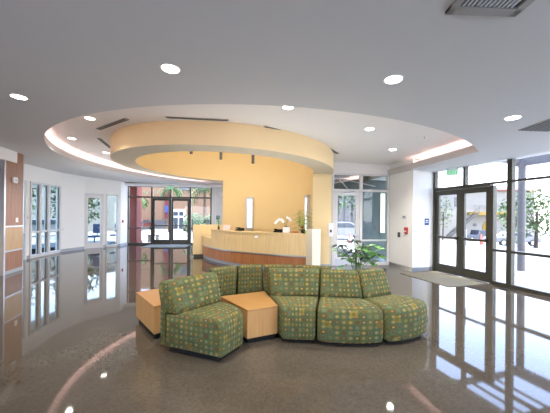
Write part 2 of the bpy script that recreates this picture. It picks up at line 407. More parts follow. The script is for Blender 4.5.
for t, fl_ in ((W0, 0), (W1, 1)):
    lo = lambda r: K*(DC.x+r*math.cos(t))
    mb.poly([dp(t, DRI, lo(DRI)), dp(t, DRO, lo(DRO)), dp(t, DRO, DB), dp(t, DRI, DB)], mi=0)
struct(mb.build('wall_rotunda', [M['drum'], M['drum_under'], M['orange'], M['ceil_r']], tilt=True))
mb = MB()   # baseboard of the rotunda's cut end and outside
for i in range(0, 50):
    a, b = 2*PI*i/180, 2*PI*(i+1)/180
    mb.prism([dp(a, DRO, 0)[:2], dp(b, DRO, 0)[:2], dp(b, DRO+.012, 0)[:2], dp(a, DRO+.012, 0)[:2]], 0, .11)
mb.box(DC.x+DRI, DC.x+DRO+.012, DC.y-.012, DC.y, 0, .11)
struct(mb.build('baseboard_rotunda', M['base']))

# ---------------------------------------------------------------- walls
WZ = 3.78
def frame_door(seg, name, s0, s1, top, mats, leafs, sw=.06, rail=.24, bar=1.04, depth=.06, glass='glass', stile=.11, side=1, closer=False, kick=False):
    """door_n with leaves (stile+rail frame, pane, push bar)"""
    c = seg.p((s0+s1)/2); d = struct_empty(name, (c[0], c[1], 0))
    w = (s1-s0)/leafs
    for k in range(leafs):
        a, b = s0+k*w+.006, s0+(k+1)*w-.006
        mb = MB()
        seg.box(mb, a, a+stile, .01, top-.01, -depth/2, depth/2); seg.box(mb, b-stile, b, .01, top-.01, -depth/2, depth/2)
        seg.box(mb, a+stile, b-stile, .01, rail, -depth/2, depth/2); seg.box(mb, a+stile, b-stile, top-.14, top-.01, -depth/2, depth/2)
        lf = mb.build('door_leaf', M[mats], d, bevel=.004)
        mb = MB(); seg.box(mb, a+stile, b-stile, rail, top-.14, -.004, .004); mb.build('glass_pane', M[glass], lf)
        mb = MB()
        if bar:
            seg.box(mb, a+.05, b-.05, bar-.03, bar+.03, depth/2+.03, depth/2+.07)
            seg.box(mb, a+.05, a+.12, bar-.04, bar+.04, depth/2, depth/2+.05); seg.box(mb, b-.12, b-.05, bar-.04, bar+.04, depth/2, depth/2+.05)
            mb.build('push_bar', M['steel' if mats != 'bronze' else 'bronze'], lf)
            mb = MB(); hs = b-.07 if k == 0 else a+.07
            mb.tube([seg.pz(hs, -.09, bar-.2), seg.pz(hs, -.09, bar+.25)], .014)
            mb.tube([seg.pz(hs, -.02, bar-.15), seg.pz(hs, -.09, bar-.15)], .01); mb.tube([seg.pz(hs, -.02, bar+.2), seg.pz(hs, -.09, bar+.2)], .01)
            mb.build('pull_handle', M['steel'], lf)
        else:
            hs = b-.06
            mb.cyl(seg.pz(hs, depth/2, .97), seg.pz(hs, depth/2+.05, .97), .025); mb.tube([seg.pz(hs, depth/2+.05, .97), seg.pz(hs-.12, depth/2+.05, .97)], .011)
            mb.build('lever_handle', M['steel'], lf)
        if kick:
            mb = MB(); seg.box(mb, a+.06, b-.06, .03, rail-.03, depth/2, depth/2+.004); mb.build('kick_plate', M['steel'], lf)
        if closer:
            mb = MB(); seg.box(mb, a+.25, a+.62, top-.12, top-.06, depth/2, depth/2+.06)
            mb.tube([seg.pz(a+.3, depth/2+.05, top-.05), seg.pz(a+.62, depth/2+.22, top-.03), seg.pz(a+.5, depth/2, top+.03)], .01)
            mb.build('door_closer', M['steel'], lf)
    return d
def glazing(seg, name, mat, members, panes, depth=.1, off=0):
    """members: (s0,s1,z0,z1); panes: (s0,s1,z0,z1,glassname)"""
    c = seg.p(members[0][0]); w = struct_empty(name, (c[0], c[1], 0)); mb = MB()
    for m in members: seg.box(mb, m[0], m[1], m[2], m[3], off-depth/2, off+depth/2)
    mb.build('window_frame', M[mat], w, bevel=.004)
    for p in panes:
        mb = MB(); seg.box(mb, p[0], p[1], p[2], p[3], off-.004, off+.004); mb.build('glass_pane', M[p[4]], w)
    return w

# --- right storefront
top, hd, ml = 2.98, 2.43, .83
mem = [(-.02, .05, 0, top), (.95, 1.02, hd, top), (1.68, 1.76, 0, hd-.04), (2.06, 2.17, 0, top), (0, 1.68, hd-.04, hd+.05), (1.68, 2.17, hd-.04+.04, hd+.05)]
mem += [(1.76, 2.06, 0, .09), (1.76, 2.06, ml-.03, ml+.03)]
s = 2.17; pan = [(.05, .95, hd+.05, top, 'glass'), (1.02, 2.06, hd+.05, top, 'glass'), (1.76, 2.06, .09, ml-.03, 'glass'), (1.76, 2.06, ml+.03, hd, 'glass')]
while s < RSL-.5:
    e = min(s+1.55, RSL)
    mem += [(e, e+.11, 0, top), (s, e, 0, .09), (s, e, ml-.03, ml+.03), (s, e, hd, hd+.05)]
    pan += [(s, e, .09, ml-.03, 'glass'), (s, e, ml+.03, hd, 'glass'), (s, e, hd+.05, top, 'glass')]
    s = e+.11
mem.append((-.02, s, top-.01, top+.07)); mem.append((0, s, top+.07, 3.3))
glazing(RS, 'window_1', 'bronze', mem, pan, depth=.12)
mb = MB(); RS.box(mb, -.02, s, 0, .055, .06, .1)
mb2 = MB(); RS.box(mb2, -.06, s, top-.02, top+.03, .06, .12); struct(mb2.build('trim_2', M['alu']))
frame_door(RS, 'door_1', .05, 1.68, hd-.04, 'bronze', 2, bar=1.04, rail=.25)

# --- white corner wall between centre glazing and right storefront
SW = Seg((3.83, 9.4), (4.03, 8.2)); SW.n = Vector((-SW.t.y, SW.t.x)) if SW.n.x > 0 else SW.n
mb = MB()
mb.prism([(3.83, 9.4), (4.03, 8.2), (4.84, 8.5), (4.95, 8.62), (3.95, 9.55)], 0, 3.3)
mb.prism([(3.83, 9.4), (4.03, 8.2), (4.07, 8.23), (3.95, 9.55)], 3.3, 3.7)
struct(mb.build('wall_right', M['wall']))
mb = MB()
for P0, P1 in (((3.83, 9.4), (4.03, 8.2)), ((4.03, 8.2), (4.84, 8.5))):
    sg = Seg(P0, P1)
    o0 = sg.p(.3, .3); sg.n = sg.n if (o0[0] < 4.3 and o0[1] < 8.75) else -sg.n
    sg.box(mb, 0, sg.L, 0, .12, 0, .012)
struct(mb.build('baseboard_right', M['base']))
WP = Seg((4.03, 8.2), (4.84, 8.5))
if WP.n.y > 0: WP.n = -WP.n

# --- centre glazed wall
CG = Seg((1.84, 9.1), (3.83, 9.4))
if CG.n.y > 0: CG.n = -CG.n
mb = MB(); CG.wall(mb, 0, WZ, holes=[(.0, 1.98, 0, 3.02)], s0=-.12, s1=CG.L+.02)
struct(mb.build('wall_centre', M['wall']))
glazing(CG, 'window_2', 'whitefr', [(0, .055, 0, 3.02), (.95, 1.04, 0, 3.02), (1.93, 1.99, 0, 3.02), (0, 1.98, 2.96, 3.02), (0, 1.98, 2.43, 2.5), (1.04, 1.93, 0, .1), (1.04, 1.93, .80, .85)],
        [(.055, .95, 2.5, 2.96, 'glass_d'), (1.04, 1.93, 2.5, 2.96, 'glass_d'), (1.04, 1.93, .1, .80, 'glass_t'), (1.04, 1.93, .85, 2.43, 'glass_t')], depth=.1)
frame_door(CG, 'door_2', .055, .95, 2.43, 'whitefr', 1, bar=0, rail=.27, glass='glass', stile=.13, closer=True, kick=True)

# --- back entrance
BK = Seg((-7.87, 15.0), (-3.4, 15.46))
if BK.n.y > 0: BK.n = -BK.n
top, hd, ml = 3.12, 2.56, .88
mem = [(-.03, .05, 0, top), (1.19, 1.27, 0, top), (3.22, 3.30, 0, top), (4.33, 4.40, 0, top), (0, 4.40, top-.03, top+.06), (0, 4.40, hd-.05, hd+.03),
       (.05, 1.19, 0, .09), (.05, 1.19, ml-.03, ml+.03), (3.3, 4.33, 0, .09), (3.3, 4.33, ml-.03, ml+.03), (2.2, 2.26, hd, top)]
pan = []
for a, b in ((.05, 1.19), (3.3, 4.33)): pan += [(a, b, .09, ml-.03, 'glass'), (a, b, ml+.03, hd-.05, 'glass'), (a, b, hd+.03, top-.03, 'glass')]
pan += [(1.27, 2.2, hd+.03, top-.03, 'glass'), (2.26, 3.22, hd+.03, top-.03, 'glass')]
glazing(BK, 'window_3', 'bronze', mem, pan, depth=.12)
frame_door(BK, 'door_3', 1.27, 3.22, hd-.05, 'bronze', 2, bar=1.02, rail=.26)
mb = MB(); BK.wall(mb, 0, 4.1, holes=[(-.03, 4.40, 0, top+.05)], s0=-.35, s1=8.0); struct(mb.build('wall_back', M['wall']))
mb = MB(); BK.box(mb, -.3, 4.95, 3.12, 3.24, 0, .45); struct(mb.build('trim_3', M['ceil_r']))
mb = MB(); BK.box(mb, 4.42, 4.62, 0, 3.3, 0, .2); BK.box(mb, 4.62, 5.05, 0, 3.3, -.1, .12); struct(mb.build('wall_back_pier', M['alu']))

# --- left curved wall as a run of flat segments
WL = [(-8.55, 8.2), (-8.67, 9.79), (-8.93, 11.65), (-8.71, 12.87), (-7.80, 14.12), (-7.87, 15.0)]
segs = []
for a, b in zip(WL[:-1], WL[1:]):
    sg = Seg(a, b)
    if (sg.n.x < 0): sg.n = -sg.n
    segs.append(sg)
holes = [[(1.25, 1.52, .0, 2.72)], [(.14, 1.84, .06, 2.72)], [], [(.0, .72, 0, 2.52), (.90, 1.40, .06, 2.55)], []]
mb = MB()
for sg, h in zip(segs, holes): sg.wall(mb, 0, 3.85, holes=h, s0=-.01, s1=sg.L+.01)
struct(mb.build('wall_left', M['wall']))
mb = MB()
for sg, (a, b) in ((segs[1], (0, .14)), (segs[1], (1.84, segs[1].L)), (segs[2], (0, segs[2].L)), (segs[3], (.72, .9)), (segs[3], (1.4, segs[3].L)), (segs[4], (0, segs[4].L-.12))):
    sg.box(mb, a, b, 0, .12, 0, .012)
struct(mb.build('baseboard_left', M['base']))
T = segs[1]
glazing(T, 'window_4', 'whitefr', [(.12, .18, .04, 2.75), (1.80, 1.86, .04, 2.75), (.12, 1.86, .04, .11), (.12, 1.86, 2.69, 2.75), (.60, .70, .04, 2.72), (1.06, 1.18, .04, 2.72), (.14, 1.84, .90, .96)],
        [(a, b, c, d, 'glass_t') for a, b in ((.18, .6), (.7, 1.06), (1.18, 1.8)) for c, d in ((.11, .9), (.96, 2.69))], depth=.14, off=-.03)
mb = MB()
for a, b in ((.57, .60), (1.03, 1.06), (1.77, 1.80)): T.box(mb, a, b, .11, 2.69, -.04, -.02)
mb.build('window_gasket', M['dark'], bpy.data.objects['window_4'])
glazing(segs[0], 'window_5', 'whitefr', [(1.46, 1.52, 0, 2.75), (1.22, 1.28, 0, 2.75), (1.22, 1.52, 2.69, 2.75), (1.28, 1.46, .9, .96)], [(1.28, 1.46, .0, .9, 'glass_t'), (1.28, 1.46, .96, 2.69, 'glass_t')], depth=.14, off=-.03)
D = segs[3]
glazing(D, 'window_6', 'whitefr', [(-.04, .03, 0, 2.55), (.68, .75, 0, 2.55), (-.04, .75, 2.5, 2.57), (.87, .92, .04, 2.58), (1.38, 1.43, .04, 2.58), (.87, 1.43, 2.53, 2.58), (.87, 1.43, .04, .1), (.9, 1.4, .82, .88)],
        [(.92, 1.38, .1, .82, 'glass_t'), (.92, 1.38, .88, 2.53, 'glass_t')], depth=.14, off=-.03)
frame_door(D, 'door_4', .03, .68, 2.5, 'whitefr', 1, bar=0, rail=.26, glass='glass_t', stile=.06)

# --- far-left panelled alcove: walnut panels, white soffit
CB = Seg((-6.98, 7.24), (-7.21, 8.03))
if CB.n.x < 0: CB.n = -CB.n
al = struct_empty('wall_left_panels', (-7.1, 7.6, 0))
mb = MB(); CB.box(mb, 0, .80, 1.27, 2.98, -.12, 0); CB.box(mb, .46, .80, 2.98, 3.6, -.12, 0); CB.box(mb, 0, .8, .09, .58, -.12, 0); mb.build('walnut_panel', M['panel'], al)
mb = MB(); CB.box(mb, 0, .80, .62, 1.23, -.12, 0); mb.build('tan_panel', M['panel_l'], al)
mb = MB(); CB.box(mb, 0, .80, .58, .62, -.11, .006); CB.box(mb, 0, .80, 1.23, 1.27, -.11, .006); CB.box(mb, -.06, 0, 0, 2.98, -.13, .01); CB.box(mb, .78, .81, 0, 3.3, -.13, .008); mb.build('metal_strip', M['steel'], al)
mb = MB(); CB.box(mb, -.02, .80, 0, .09, -.11, .01); mb.build('plinth', M['base'], al)
mb = MB(); CB.box(mb, -9, .46, 2.98, 3.7, -1.6, .02); struct(mb.build('ceiling_soffit', M['ceil_r']))
mb = MB(); CB.box(mb, -6, .80, 0, 3.0, -1.3, -1.2); CB.box(mb, .70, .80, 0, 3.6, -1.9, -.12); struct(mb.build('wall_alcove', M['redwood']))
ct = thing('counter', 'pale counter built into the red-brown alcove at the left edge', 'counter', (-7.6, 6.6, 0))
mb = MB(); CB.box(mb, -2.0, -.1, .98, 1.03, -1.15, -.35); mb.build('counter_top', M['white'], ct)
mb = MB(); CB.box(mb, -2.0, -.1, .0, .98, -1.1, -.42); mb.build('counter_front', M['panel_l'], ct)

# --- walls behind the camera and to the far left (out of frame), their tall openings added to let daylight in
mb = MB(); BW = Seg((FX0, FY0), (pR[0]+.2, FY0)); BW.n = Vector((0, 1))
BW.wall(mb, 0, 3.7, holes=[(3, 7, .3, 2.7), (9, 13, .3, 2.7), (14.2, 17.5, .3, 2.7)]); struct(mb.build('wall_behind', M['wall']))
mb = MB(); LW = Seg((FX0, FY0), (FX0, 8.3)); LW.n = Vector((1, 0)); LW.wall(mb, 0, 3.8, holes=[(1, 4, .3, 2.7)])
mb.box(FX0-.15, -8.45, 8.2, 8.35, 0, 3.8)
struct(mb.build('wall_far_left', M['wall']))

# ---------------------------------------------------------------- ceiling fixtures
def downlight(x, y, zc, label, energy=14, r=.085, group=None):
    z = zc-K*x; t = thing('downlight', label, 'ceiling light', (x, y, z), group)
    mb = MB(); mb.lathe([(r, .002), (r+.018, -.006), (r+.022, -.001), (r+.022, .001)], (x, y, z), 28); mb.v = [(a, b, q-K*(a-x)) for a, b, q in mb.v]; mb.build('trim_ring', M['white'], t, smooth=True)
    mb = MB(); mb.lathe([(.0001, -.002), (r, -.002)], (x, y, z), 28); mb.v = [(a, b, q-K*(a-x)) for a, b, q in mb.v]; mb.build('lens', M['downlight'], t)
    l = bpy.data.lights.new('downlight_lamp', 'SPOT'); l.energy = energy; l.spot_size = 2.2; l.spot_blend = .8; l.color = (1, .95, .88); l.shadow_soft_size = .07
    o = bpy.data.objects.new('lamp', l); C.objects.link(o); o.parent = t; o.location = (0, 0, -.03)
    return t
for x, y, lb in ((-1.11, 2.93, 'recessed downlight in the lower ceiling above the green sofa, left of centre'), (-3.51, 3.82, 'leftmost recessed downlight, in the lower ceiling outside the round cove'),
                 (1.25, 2.99, 'recessed downlight in the lower ceiling right of centre, nearest the big air return'), (3.34, 3.95, 'recessed downlight in the lower ceiling just left of the slatted linear vent'),
                 ):
    downlight(x, y, LOW, lb, group='recessed downlights in the lower ceiling', energy=80)
for x, y, lb in ((.2, 4.73, 'recessed downlight at the near rim of the round raised ceiling'), (1.91, 5.71, 'recessed downlight in the raised ceiling, right of the yellow rotunda'), (3.05, 7.3, 'recessed downlight in the raised ceiling nearest the white corner wall'),
                 (-3.76, 5.66, 'recessed downlight in the raised ceiling touching its left front rim'), (-5.33, 7.32, 'recessed downlight in the raised ceiling beside the glowing left cove'), (-5.45, 9.0, 'recessed downlight in the raised ceiling farthest back on the left')):
    downlight(x, y, RAI, lb, group='recessed downlights in the raised ceiling', energy=80)
def slot_vent(p0, p1, zc, w, label, fins=2, deep=False):
    p0 = Vector(p0); p1 = Vector(p1); c = (p0+p1)/2; sg = Seg(p0, p1); z = zc-K*c.x
    t = thing('air_vent', label, 'vent', (c.x, c.y, z))
    zz = lambda s: zc-K*sg.p(s)[0]
    mb = MB(); mb.prism([sg.p(0, -w/2), sg.p(sg.L, -w/2), sg.p(sg.L, w/2), sg.p(0, w/2)], zc-.012, zc+.01)
    mb.v = [(x, y, q-K*x) for x, y, q in mb.v]; mb.build('vent_frame', M['vent'], t)
    mb = MB()
    for k in range(fins):
        a = -w/2+w*(k+.22)/fins; b = -w/2+w*(k+.78)/fins
        mb.prism([sg.p(.03, a), sg.p(sg.L-.03, a), sg.p(sg.L-.03, b), sg.p(.03, b)], zc-.016, zc-.011)
    mb.v = [(x, y, q-K*x) for x, y, q in mb.v]; mb.build('slot', M['ventd'], t)
slot_vent((-4.05, 6.38), (-2.97, 5.58), RAI, .1, 'dark linear slot diffuser at the left front of the yellow rotunda')
slot_vent((-4.53, 7.17), (-4.87, 8.28), RAI, .1, 'short linear slot diffuser on the left side of the yellow rotunda')
slot_vent((-2.13, 5.41), (-.92, 5.46), RAI, .08, 'long thin slot diffuser in front of the yellow rotunda')
slot_vent((-.24, 5.75), (.69, 6.43), RAI, .08, 'thin slot diffuser at the right front of the yellow rotunda')
slot_vent((1.10, 6.96), (1.77, 7.96), RAI, .1, 'linear slot diffuser on the right side of the yellow rotunda')
slot_vent((-7.15, 11.9), (-6.6, 12.3), RAI, .35, 'square grey diffuser by the glowing cove far left', 4)
slot_vent((4.08, 4.45), (4.08, 3.45), LOW, .46, 'slatted grey air vent at the right edge of the lower ceiling', 7)
def return_grille(x0, x1, y0, y1):
    zc = LOW; cx_, cy_ = (x0+x1)/2, (y0+y1)/2
    t = thing('air_return', 'large square louvred air return at the top edge of the photo', 'vent', (cx_, cy_, zc-K*cx_))
    mb = MB()
    for a in ((x0, x1, y0, y0+.05), (x0, x1, y1-.07, y1), (x0, x0+.05, y0, y1), (x1-.05, x1, y0, y1)): mb.box(*a, zc-.02, zc+.01)
    mb.v = [(x, y, q-K*x) for x, y, q in mb.v]; mb.build('vent_frame', M['vent'], t)
    mb = MB(); mb.box(x0+.04, x1-.04, y0+.04, y1-.04, zc-.004, zc+.01); mb.v = [(x, y, q-K*x) for x, y, q in mb.v]; mb.build('dark_backing', M['ventd'], t)
    n_ = 12
    for k in range(n_):
        mb = MB(); a = x0+.07+(x1-x0-.14)*k/n_
        mb.box(a, a+.014, y0+.06, y1-.08, zc-.016, zc-.003); mb.v = [(x, y, q-K*x) for x, y, q in mb.v]; mb.build('louvre', M['alu'], t)
return_grille(1.20, 1.70, 1.48, 2.0)
for x, y, z, lb in ((3.26, 6.12, RAI, 'tiny sprinkler head in the raised ceiling by the bulkhead'), (4.37, 7.39, LOW, 'tiny sprinkler head in the ceiling above the right doors'), (-.65, 5.67, RAI, 'tiny sprinkler head at the front of the yellow rotunda')):
    t = thing('sprinkler_head', lb, 'sprinkler', (x, y, z-K*x)); mb = MB(); q = z-K*x
    mb.lathe([(.03, .002), (.03, -.006), (.012, -.012), (.01, -.03), (.022, -.034), (.0001, -.036)], (x, y, q), 16); mb.build('deflector', M['white'], t, smooth=True)
# pendants inside the rotunda
for x, y, zb, lb in ((-2.5, 8.3, 3.42, 'leftmost dark cylinder pendant inside the rotunda'), (-1.62, 8.3, 3.26, 'middle dark cylinder pendant inside the rotunda'), (-.67, 8.3, 3.15, 'rightmost dark cylinder pendant inside the rotunda')):
    t = thing('pendant_light', lb, 'pendant light', (x, y, zb), 'cylinder pendants inside the rotunda')
    mb = MB(); mb.cyl((x, y, zb), (x, y, zb+.34), .045, n=20); mb.build('shade', M['dark'], t)
    mb = MB(); mb.cyl((x, y, zb+.34), (x, y, TOPZ-K*x), .008, n=8); mb.build('rod', M['dark'], t)
# exit signs
def text_mesh(txt, size, name, mat, parent, mtx, extrude=.002):
    cu = bpy.data.curves.new(name, 'FONT'); cu.body = txt; cu.size = size; cu.extrude = extrude; cu.align_x = 'CENTER'; cu.align_y = 'CENTER'
    tmp = bpy.data.objects.new('tmp', cu); C.objects.link(tmp); bpy.context.view_layer.update()
    me = bpy.data.meshes.new_from_object(tmp.evaluated_get(bpy.context.evaluated_depsgraph_get())); bpy.data.objects.remove(tmp)
    o = bpy.data.objects.new(name, me); me.materials.clear(); me.materials.append(mat); C.objects.link(o)
    if parent: o.parent = parent
    o.matrix_local = mtx; return o
def face_mtx(right, up, loc):
    r = Vector(right).normalized(); u = Vector(up).normalized(); n_ = r.cross(u)
    m = Matrix((r, u, n_)).transposed().to_4x4(); m.translation = Vector(loc); return m
def exit_sign(x, y, zt, right, label, w=.28, h=.15):
    t = thing('exit_sign', label, 'exit sign', (x, y, zt-h/2)); r = Vector((right[0], right[1], 0)).normalized(); nrm = r.cross(Vector((0, 0, 1)))
    def P(a, b, c): q = Vector((x, y, zt-h/2))+r*a+nrm*b; return (q.x, q.y)
    mb = MB(); mb.prism([P(-w/2, -.008, 0), P(w/2, -.008, 0), P(w/2, .008, 0), P(-w/2, .008, 0)], zt-h, zt); mb.build('panel', M['exitp'], t)
    mb = MB(); mb.prism([P(-w/2, -.03, 0), P(w/2, -.03, 0), P(w/2, .03, 0), P(-w/2, .03, 0)], zt, zt+.05); mb.cyl((x, y, zt+.05), (x, y, (LOW-K*x)-.001), .012); mb.build('housing', M['alu'], t)
    text_mesh('EXIT', .135, 'lettering', M['exitg'], t, face_mtx(r, (0, 0, 1), nrm*.011))
exit_sign(4.80, 7.60, 2.90, (.95, -.25), 'green EXIT sign hanging over the right-hand double doors')
exit_sign(-5.35, 14.35, 3.08, (1, .05), 'green EXIT sign hanging over the far entrance doors')

# ---------------------------------------------------------------- wall fittings
def plate(seg, s_, z, w, h, d, mat, name, label, cat, extra=None):
    c = seg.p(s_, 0); t = thing(name, label, cat, (c[0], c[1], z))
    mb = MB(); seg.box(mb, s_-w/2, s_+w/2, z-h/2, z+h/2, .001, d); mb.build('plate', M[mat], t, bevel=.003)
    if extra:
        for nm, ds, dz, ww, hh, dd, mt in extra:
            mb = MB(); seg.box(mb, s_+ds-ww/2, s_+ds+ww/2, z+dz-hh/2, z+dz+hh/2, d, d+dd); mb.build(nm, M[mt], t)
    return t
plate(SW, .84, 1.60, .16, .10, .03, 'alu', 'thermostat', 'small pale thermostat on the white corner wall', 'thermostat', [('display', 0, .01, .07, .04, .003, 'win')])
plate(SW, .95, 1.20, .13, .19, .05, 'red', 'fire_alarm_pull', 'red fire alarm pull on the white corner wall', 'fire alarm', [('pull_bar', 0, -.02, .09, .03, .012, 'white')])
plate(SW, .58, 1.05, .10, .16, .03, 'dark', 'card_reader', 'dark card reader on the white corner wall', 'card reader', [('indicator_strip', 0, .05, .05, .01, .002, 'alu')])
def access_sign(seg, s_, z, label):
    return plate(seg, s_, z, .17, .20, .008, 'blue', 'wall_sign', label, 'sign', [('pictogram', .0, .035, .10, .03, .002, 'white'), ('lettering_line', 0, -.02, .12, .018, .002, 'white')])
access_sign(WP, .55, 1.47, 'blue square sign with white marks on the white wall beside the right doors')
BP = Seg(BK.p(4.62, .12), BK.p(5.05, .12)); BP.n = BK.n
access_sign(BP, .13, 1.49, 'blue square sign on the grey pier right of the far entrance')
plate(BP, .3, 2.75, .14, .16, .08, 'white', 'wall_light', 'small white fixture high on the grey pier by the far entrance', 'wall light', [('lens', 0, 0, .09, .09, .01, 'alu')])
plate(segs[4], .25, 1.25, .10, .14, .05, 'red', 'fire_alarm_pull', 'small red alarm pull on the white wall by the far entrance', 'fire alarm', [('pull_bar', 0, -.02, .07, .02, .01, 'white')])
plate(CB, .36, 2.50, .15, .15, .05, 'white', 'fire_strobe', 'white fire strobe high on the walnut panels', 'fire strobe', [('lens', 0, 0, .08, .05, .03, 'alu')])
plate(CB, .49, 1.42, .09, .12, .02, 'white', 'light_switch', 'light switch plate on the walnut panels', 'light switch', [('toggle', 0, 0, .02, .04, .01, 'alu')])
plate(segs[1], .04, 1.45, .07, .12, .02, 'white', 'light_switch', 'light switch plate left of the tall three-pane window', 'light switch', [('toggle', 0, 0, .02, .04, .01, 'alu')])
plate(segs[2], .1, .95, .07, .12, .02, 'white', 'wall_outlet', 'white outlet plate right of the tall three-pane window', 'outlet', [('socket', 0, 0, .03, .05, .003, 'alu')])
# sanitizer dispenser stand in front of the cream wall end
sx, sy = 1.70, 8.56
t = thing('sanitizer_stand', 'white hand sanitizer dispenser on a slim stand at the cream wall end', 'dispenser', (sx, sy, 0))
mb = MB(); mb.lathe([(.0001, 0), (.14, 0), (.14, .012), (.02, .02), (.0001, .02)], (sx, sy, 0), 24); mb.build('base', M['alu'], t, smooth=False)
mb = MB(); mb.cyl((sx, sy, .02), (sx, sy, 1.02), .013, n=12); mb.build('pole', M['alu'], t)
mb = MB(); mb.box(sx-.075, sx+.075, sy-.06, sy+.02, .99, 1.40); mb.build('dispenser', M['white'], t, bevel=.02)
mb = MB(); mb.box(sx-.03, sx+.03, sy-.068, sy-.06, 1.12, 1.2); mb.build('sensor', M['win'], t)
# sconces
def sconce(ang, z0, z1, label):
    c = dp(ang, DRI, 0); nrm = -Vector((math.cos(ang), math.sin(ang))); tg = Vector((-nrm.y, nrm.x)); c = Vector(c[:2])
    t = thing('wall_sconce', label, 'wall light', (c.x, c.y, z0), 'tall lit sconces on the apricot wall')
    def Q(a, b): q = c+tg*a+nrm*b; return (q.x, q.y)
    mb = MB(); mb.prism([Q(-.15, -.02), Q(.15, -.02), Q(.15, .03), Q(-.15, .03)], z0, z1); mb.prism([Q(-.15, .03), Q(.15, .03), Q(.15, .11), Q(-.15, .11)], z0, z0+.09); mb.prism([Q(-.15, .03), Q(.15, .03), Q(.15, .11), Q(-.15, .11)], z1-.09, z1)
    for sgn in (-1, 1): mb.prism([Q(sgn*.15, .02), Q(sgn*.09, .02), Q(sgn*.09, .12), Q(sgn*.15, .12)], z0, z1)
    mb.build('bracket', M['alu'], t)
    mb = MB(); mb.prism([Q(-.09, .03), Q(.09, .03), Q(.09, .10), Q(-.09, .10)], z0+.09, z1-.09); mb.build('diffuser', M['sconce'], t)
sconce(math.radians(80.2), 1.05, 2.35, 'tall lit sconce on the apricot wall above the desk centre')
sconce(math.radians(11), 1.05, 2.30, 'tall lit sconce at the right end of the apricot wall')

# ---------------------------------------------------------------- reception desk
def catmull(pts, n=10):
    P = [Vector(p) for p in pts]; P = [P[0]*2-P[1]]+P+[P[-1]*2-P[-2]]; out = []
    for i in range(1, len(P)-2):
        for k in range(n):
            t = k/n; a, b, c, d = P[i-1:i+3]
            out.append(.5*((2*b)+(c-a)*t+(2*a-5*b+4*c-d)*t*t+(3*b-a-3*c+d)*t**3))
    out.append(P[-2]); return out
def ribbon(mb, pts, o0, o1, z0, z1, mi=0):
    """offset o toward the desk's inside (left normal of travel)"""
    nr = []
    for i, p in enumerate(pts):
        d = (pts[min(i+1, len(pts)-1)]-pts[max(i-1, 0)]).normalized(); nr.append(Vector((-d.y, d.x)))
    for i in range(len(pts)-1):
        a0, a1 = pts[i]+nr[i]*o0, pts[i]+nr[i]*o1; b0, b1 = pts[i+1]+nr[i+1]*o0, pts[i+1]+nr[i+1]*o1
        mb.prism([tuple(a0), tuple(b0), tuple(b1), tuple(a1)], z0, z1, mi)
hi = catmull([(-2.23, 9.80), (-1.75, 9.25), (-1.18, 8.78), (-.29, 8.28), (.35, 8.0), (.93, 7.83)], 8)
lo = catmull([(-2.78, 10.72), (-2.5, 10.2), (-2.23, 9.80)], 6)
dk = thing('reception_desk', 'long curved two-tone wooden reception desk with a steel stripe', 'reception desk', (-.8, 8.8, 0))
mb = MB(); ribbon(mb, hi, 0, .06, .49, 1.08); mb.build('front_panel', M['desk_l'], dk)
mb = MB(); ribbon(mb, lo, 0, .06, .49, .78); mb.build('front_panel', M['desk_l'], dk)
mb = MB(); ribbon(mb, lo+hi[1:], .01, .06, .11, .45); mb.build('lower_panel', M['desk_d'], dk)
mb = MB(); ribbon(mb, lo+hi[1:], -.012, .06, .45, .49); mb.build('steel_stripe', M['steel'], dk)
mb = MB(); ribbon(mb, lo+hi[1:], .05, .1, 0, .11); mb.build('toe_kick', M['base'], dk)
mb = MB(); ribbon(mb, hi, -.03, .36, 1.08, 1.115); mb.build('counter_top', M['desk_l'], dk)
mb = MB(); ribbon(mb, lo, -.03, .55, .78, .815); mb.build('low_counter', M['drum'], dk)
mb = MB(); ribbon(mb, hi, .36, .95, .72, .75); mb.build('work_surface', M['maple'], dk)
mb = MB(); mb.prism([(-2.23, 9.80), (-2.19, 9.77), (-1.9, 10.02), (-1.94, 10.06)], .8, 1.08); mb.build('step_panel', M['desk_l'], dk)
mb = MB(); mb.prism([(-3.12, 10.70), (-2.0, 11.10), (-2.04, 11.20), (-3.16, 10.80)], .1, 1.24); mb.prism([(-3.10, 10.73), (-2.0, 11.13), (-2.03, 11.18), (-3.13, 10.79)], 0, .1, 1); mb.build('end_wall', [M['drum'], M['dark']], dk)
mb = MB(); mb.prism([(1.03, 7.68), (1.30, 7.95), (1.12, 8.12), (.88, 7.84)], .0, 1.25); mb.build('end_post', M['wall_warm'], dk)
pl = Vector((-.55, 8.41)); mb = MB(); mb.lathe([(.0001, 0), (.06, 0), (.06, .01)], (0, 0, 0), 20)
d_ = Vector((-.45, -.89)); mb.v = [((pl.x+x), pl.y-z-.03+ (0.5*x), .97+y*.6) for x, y, z in mb.v]; mb.build('badge', M['alu'], dk)
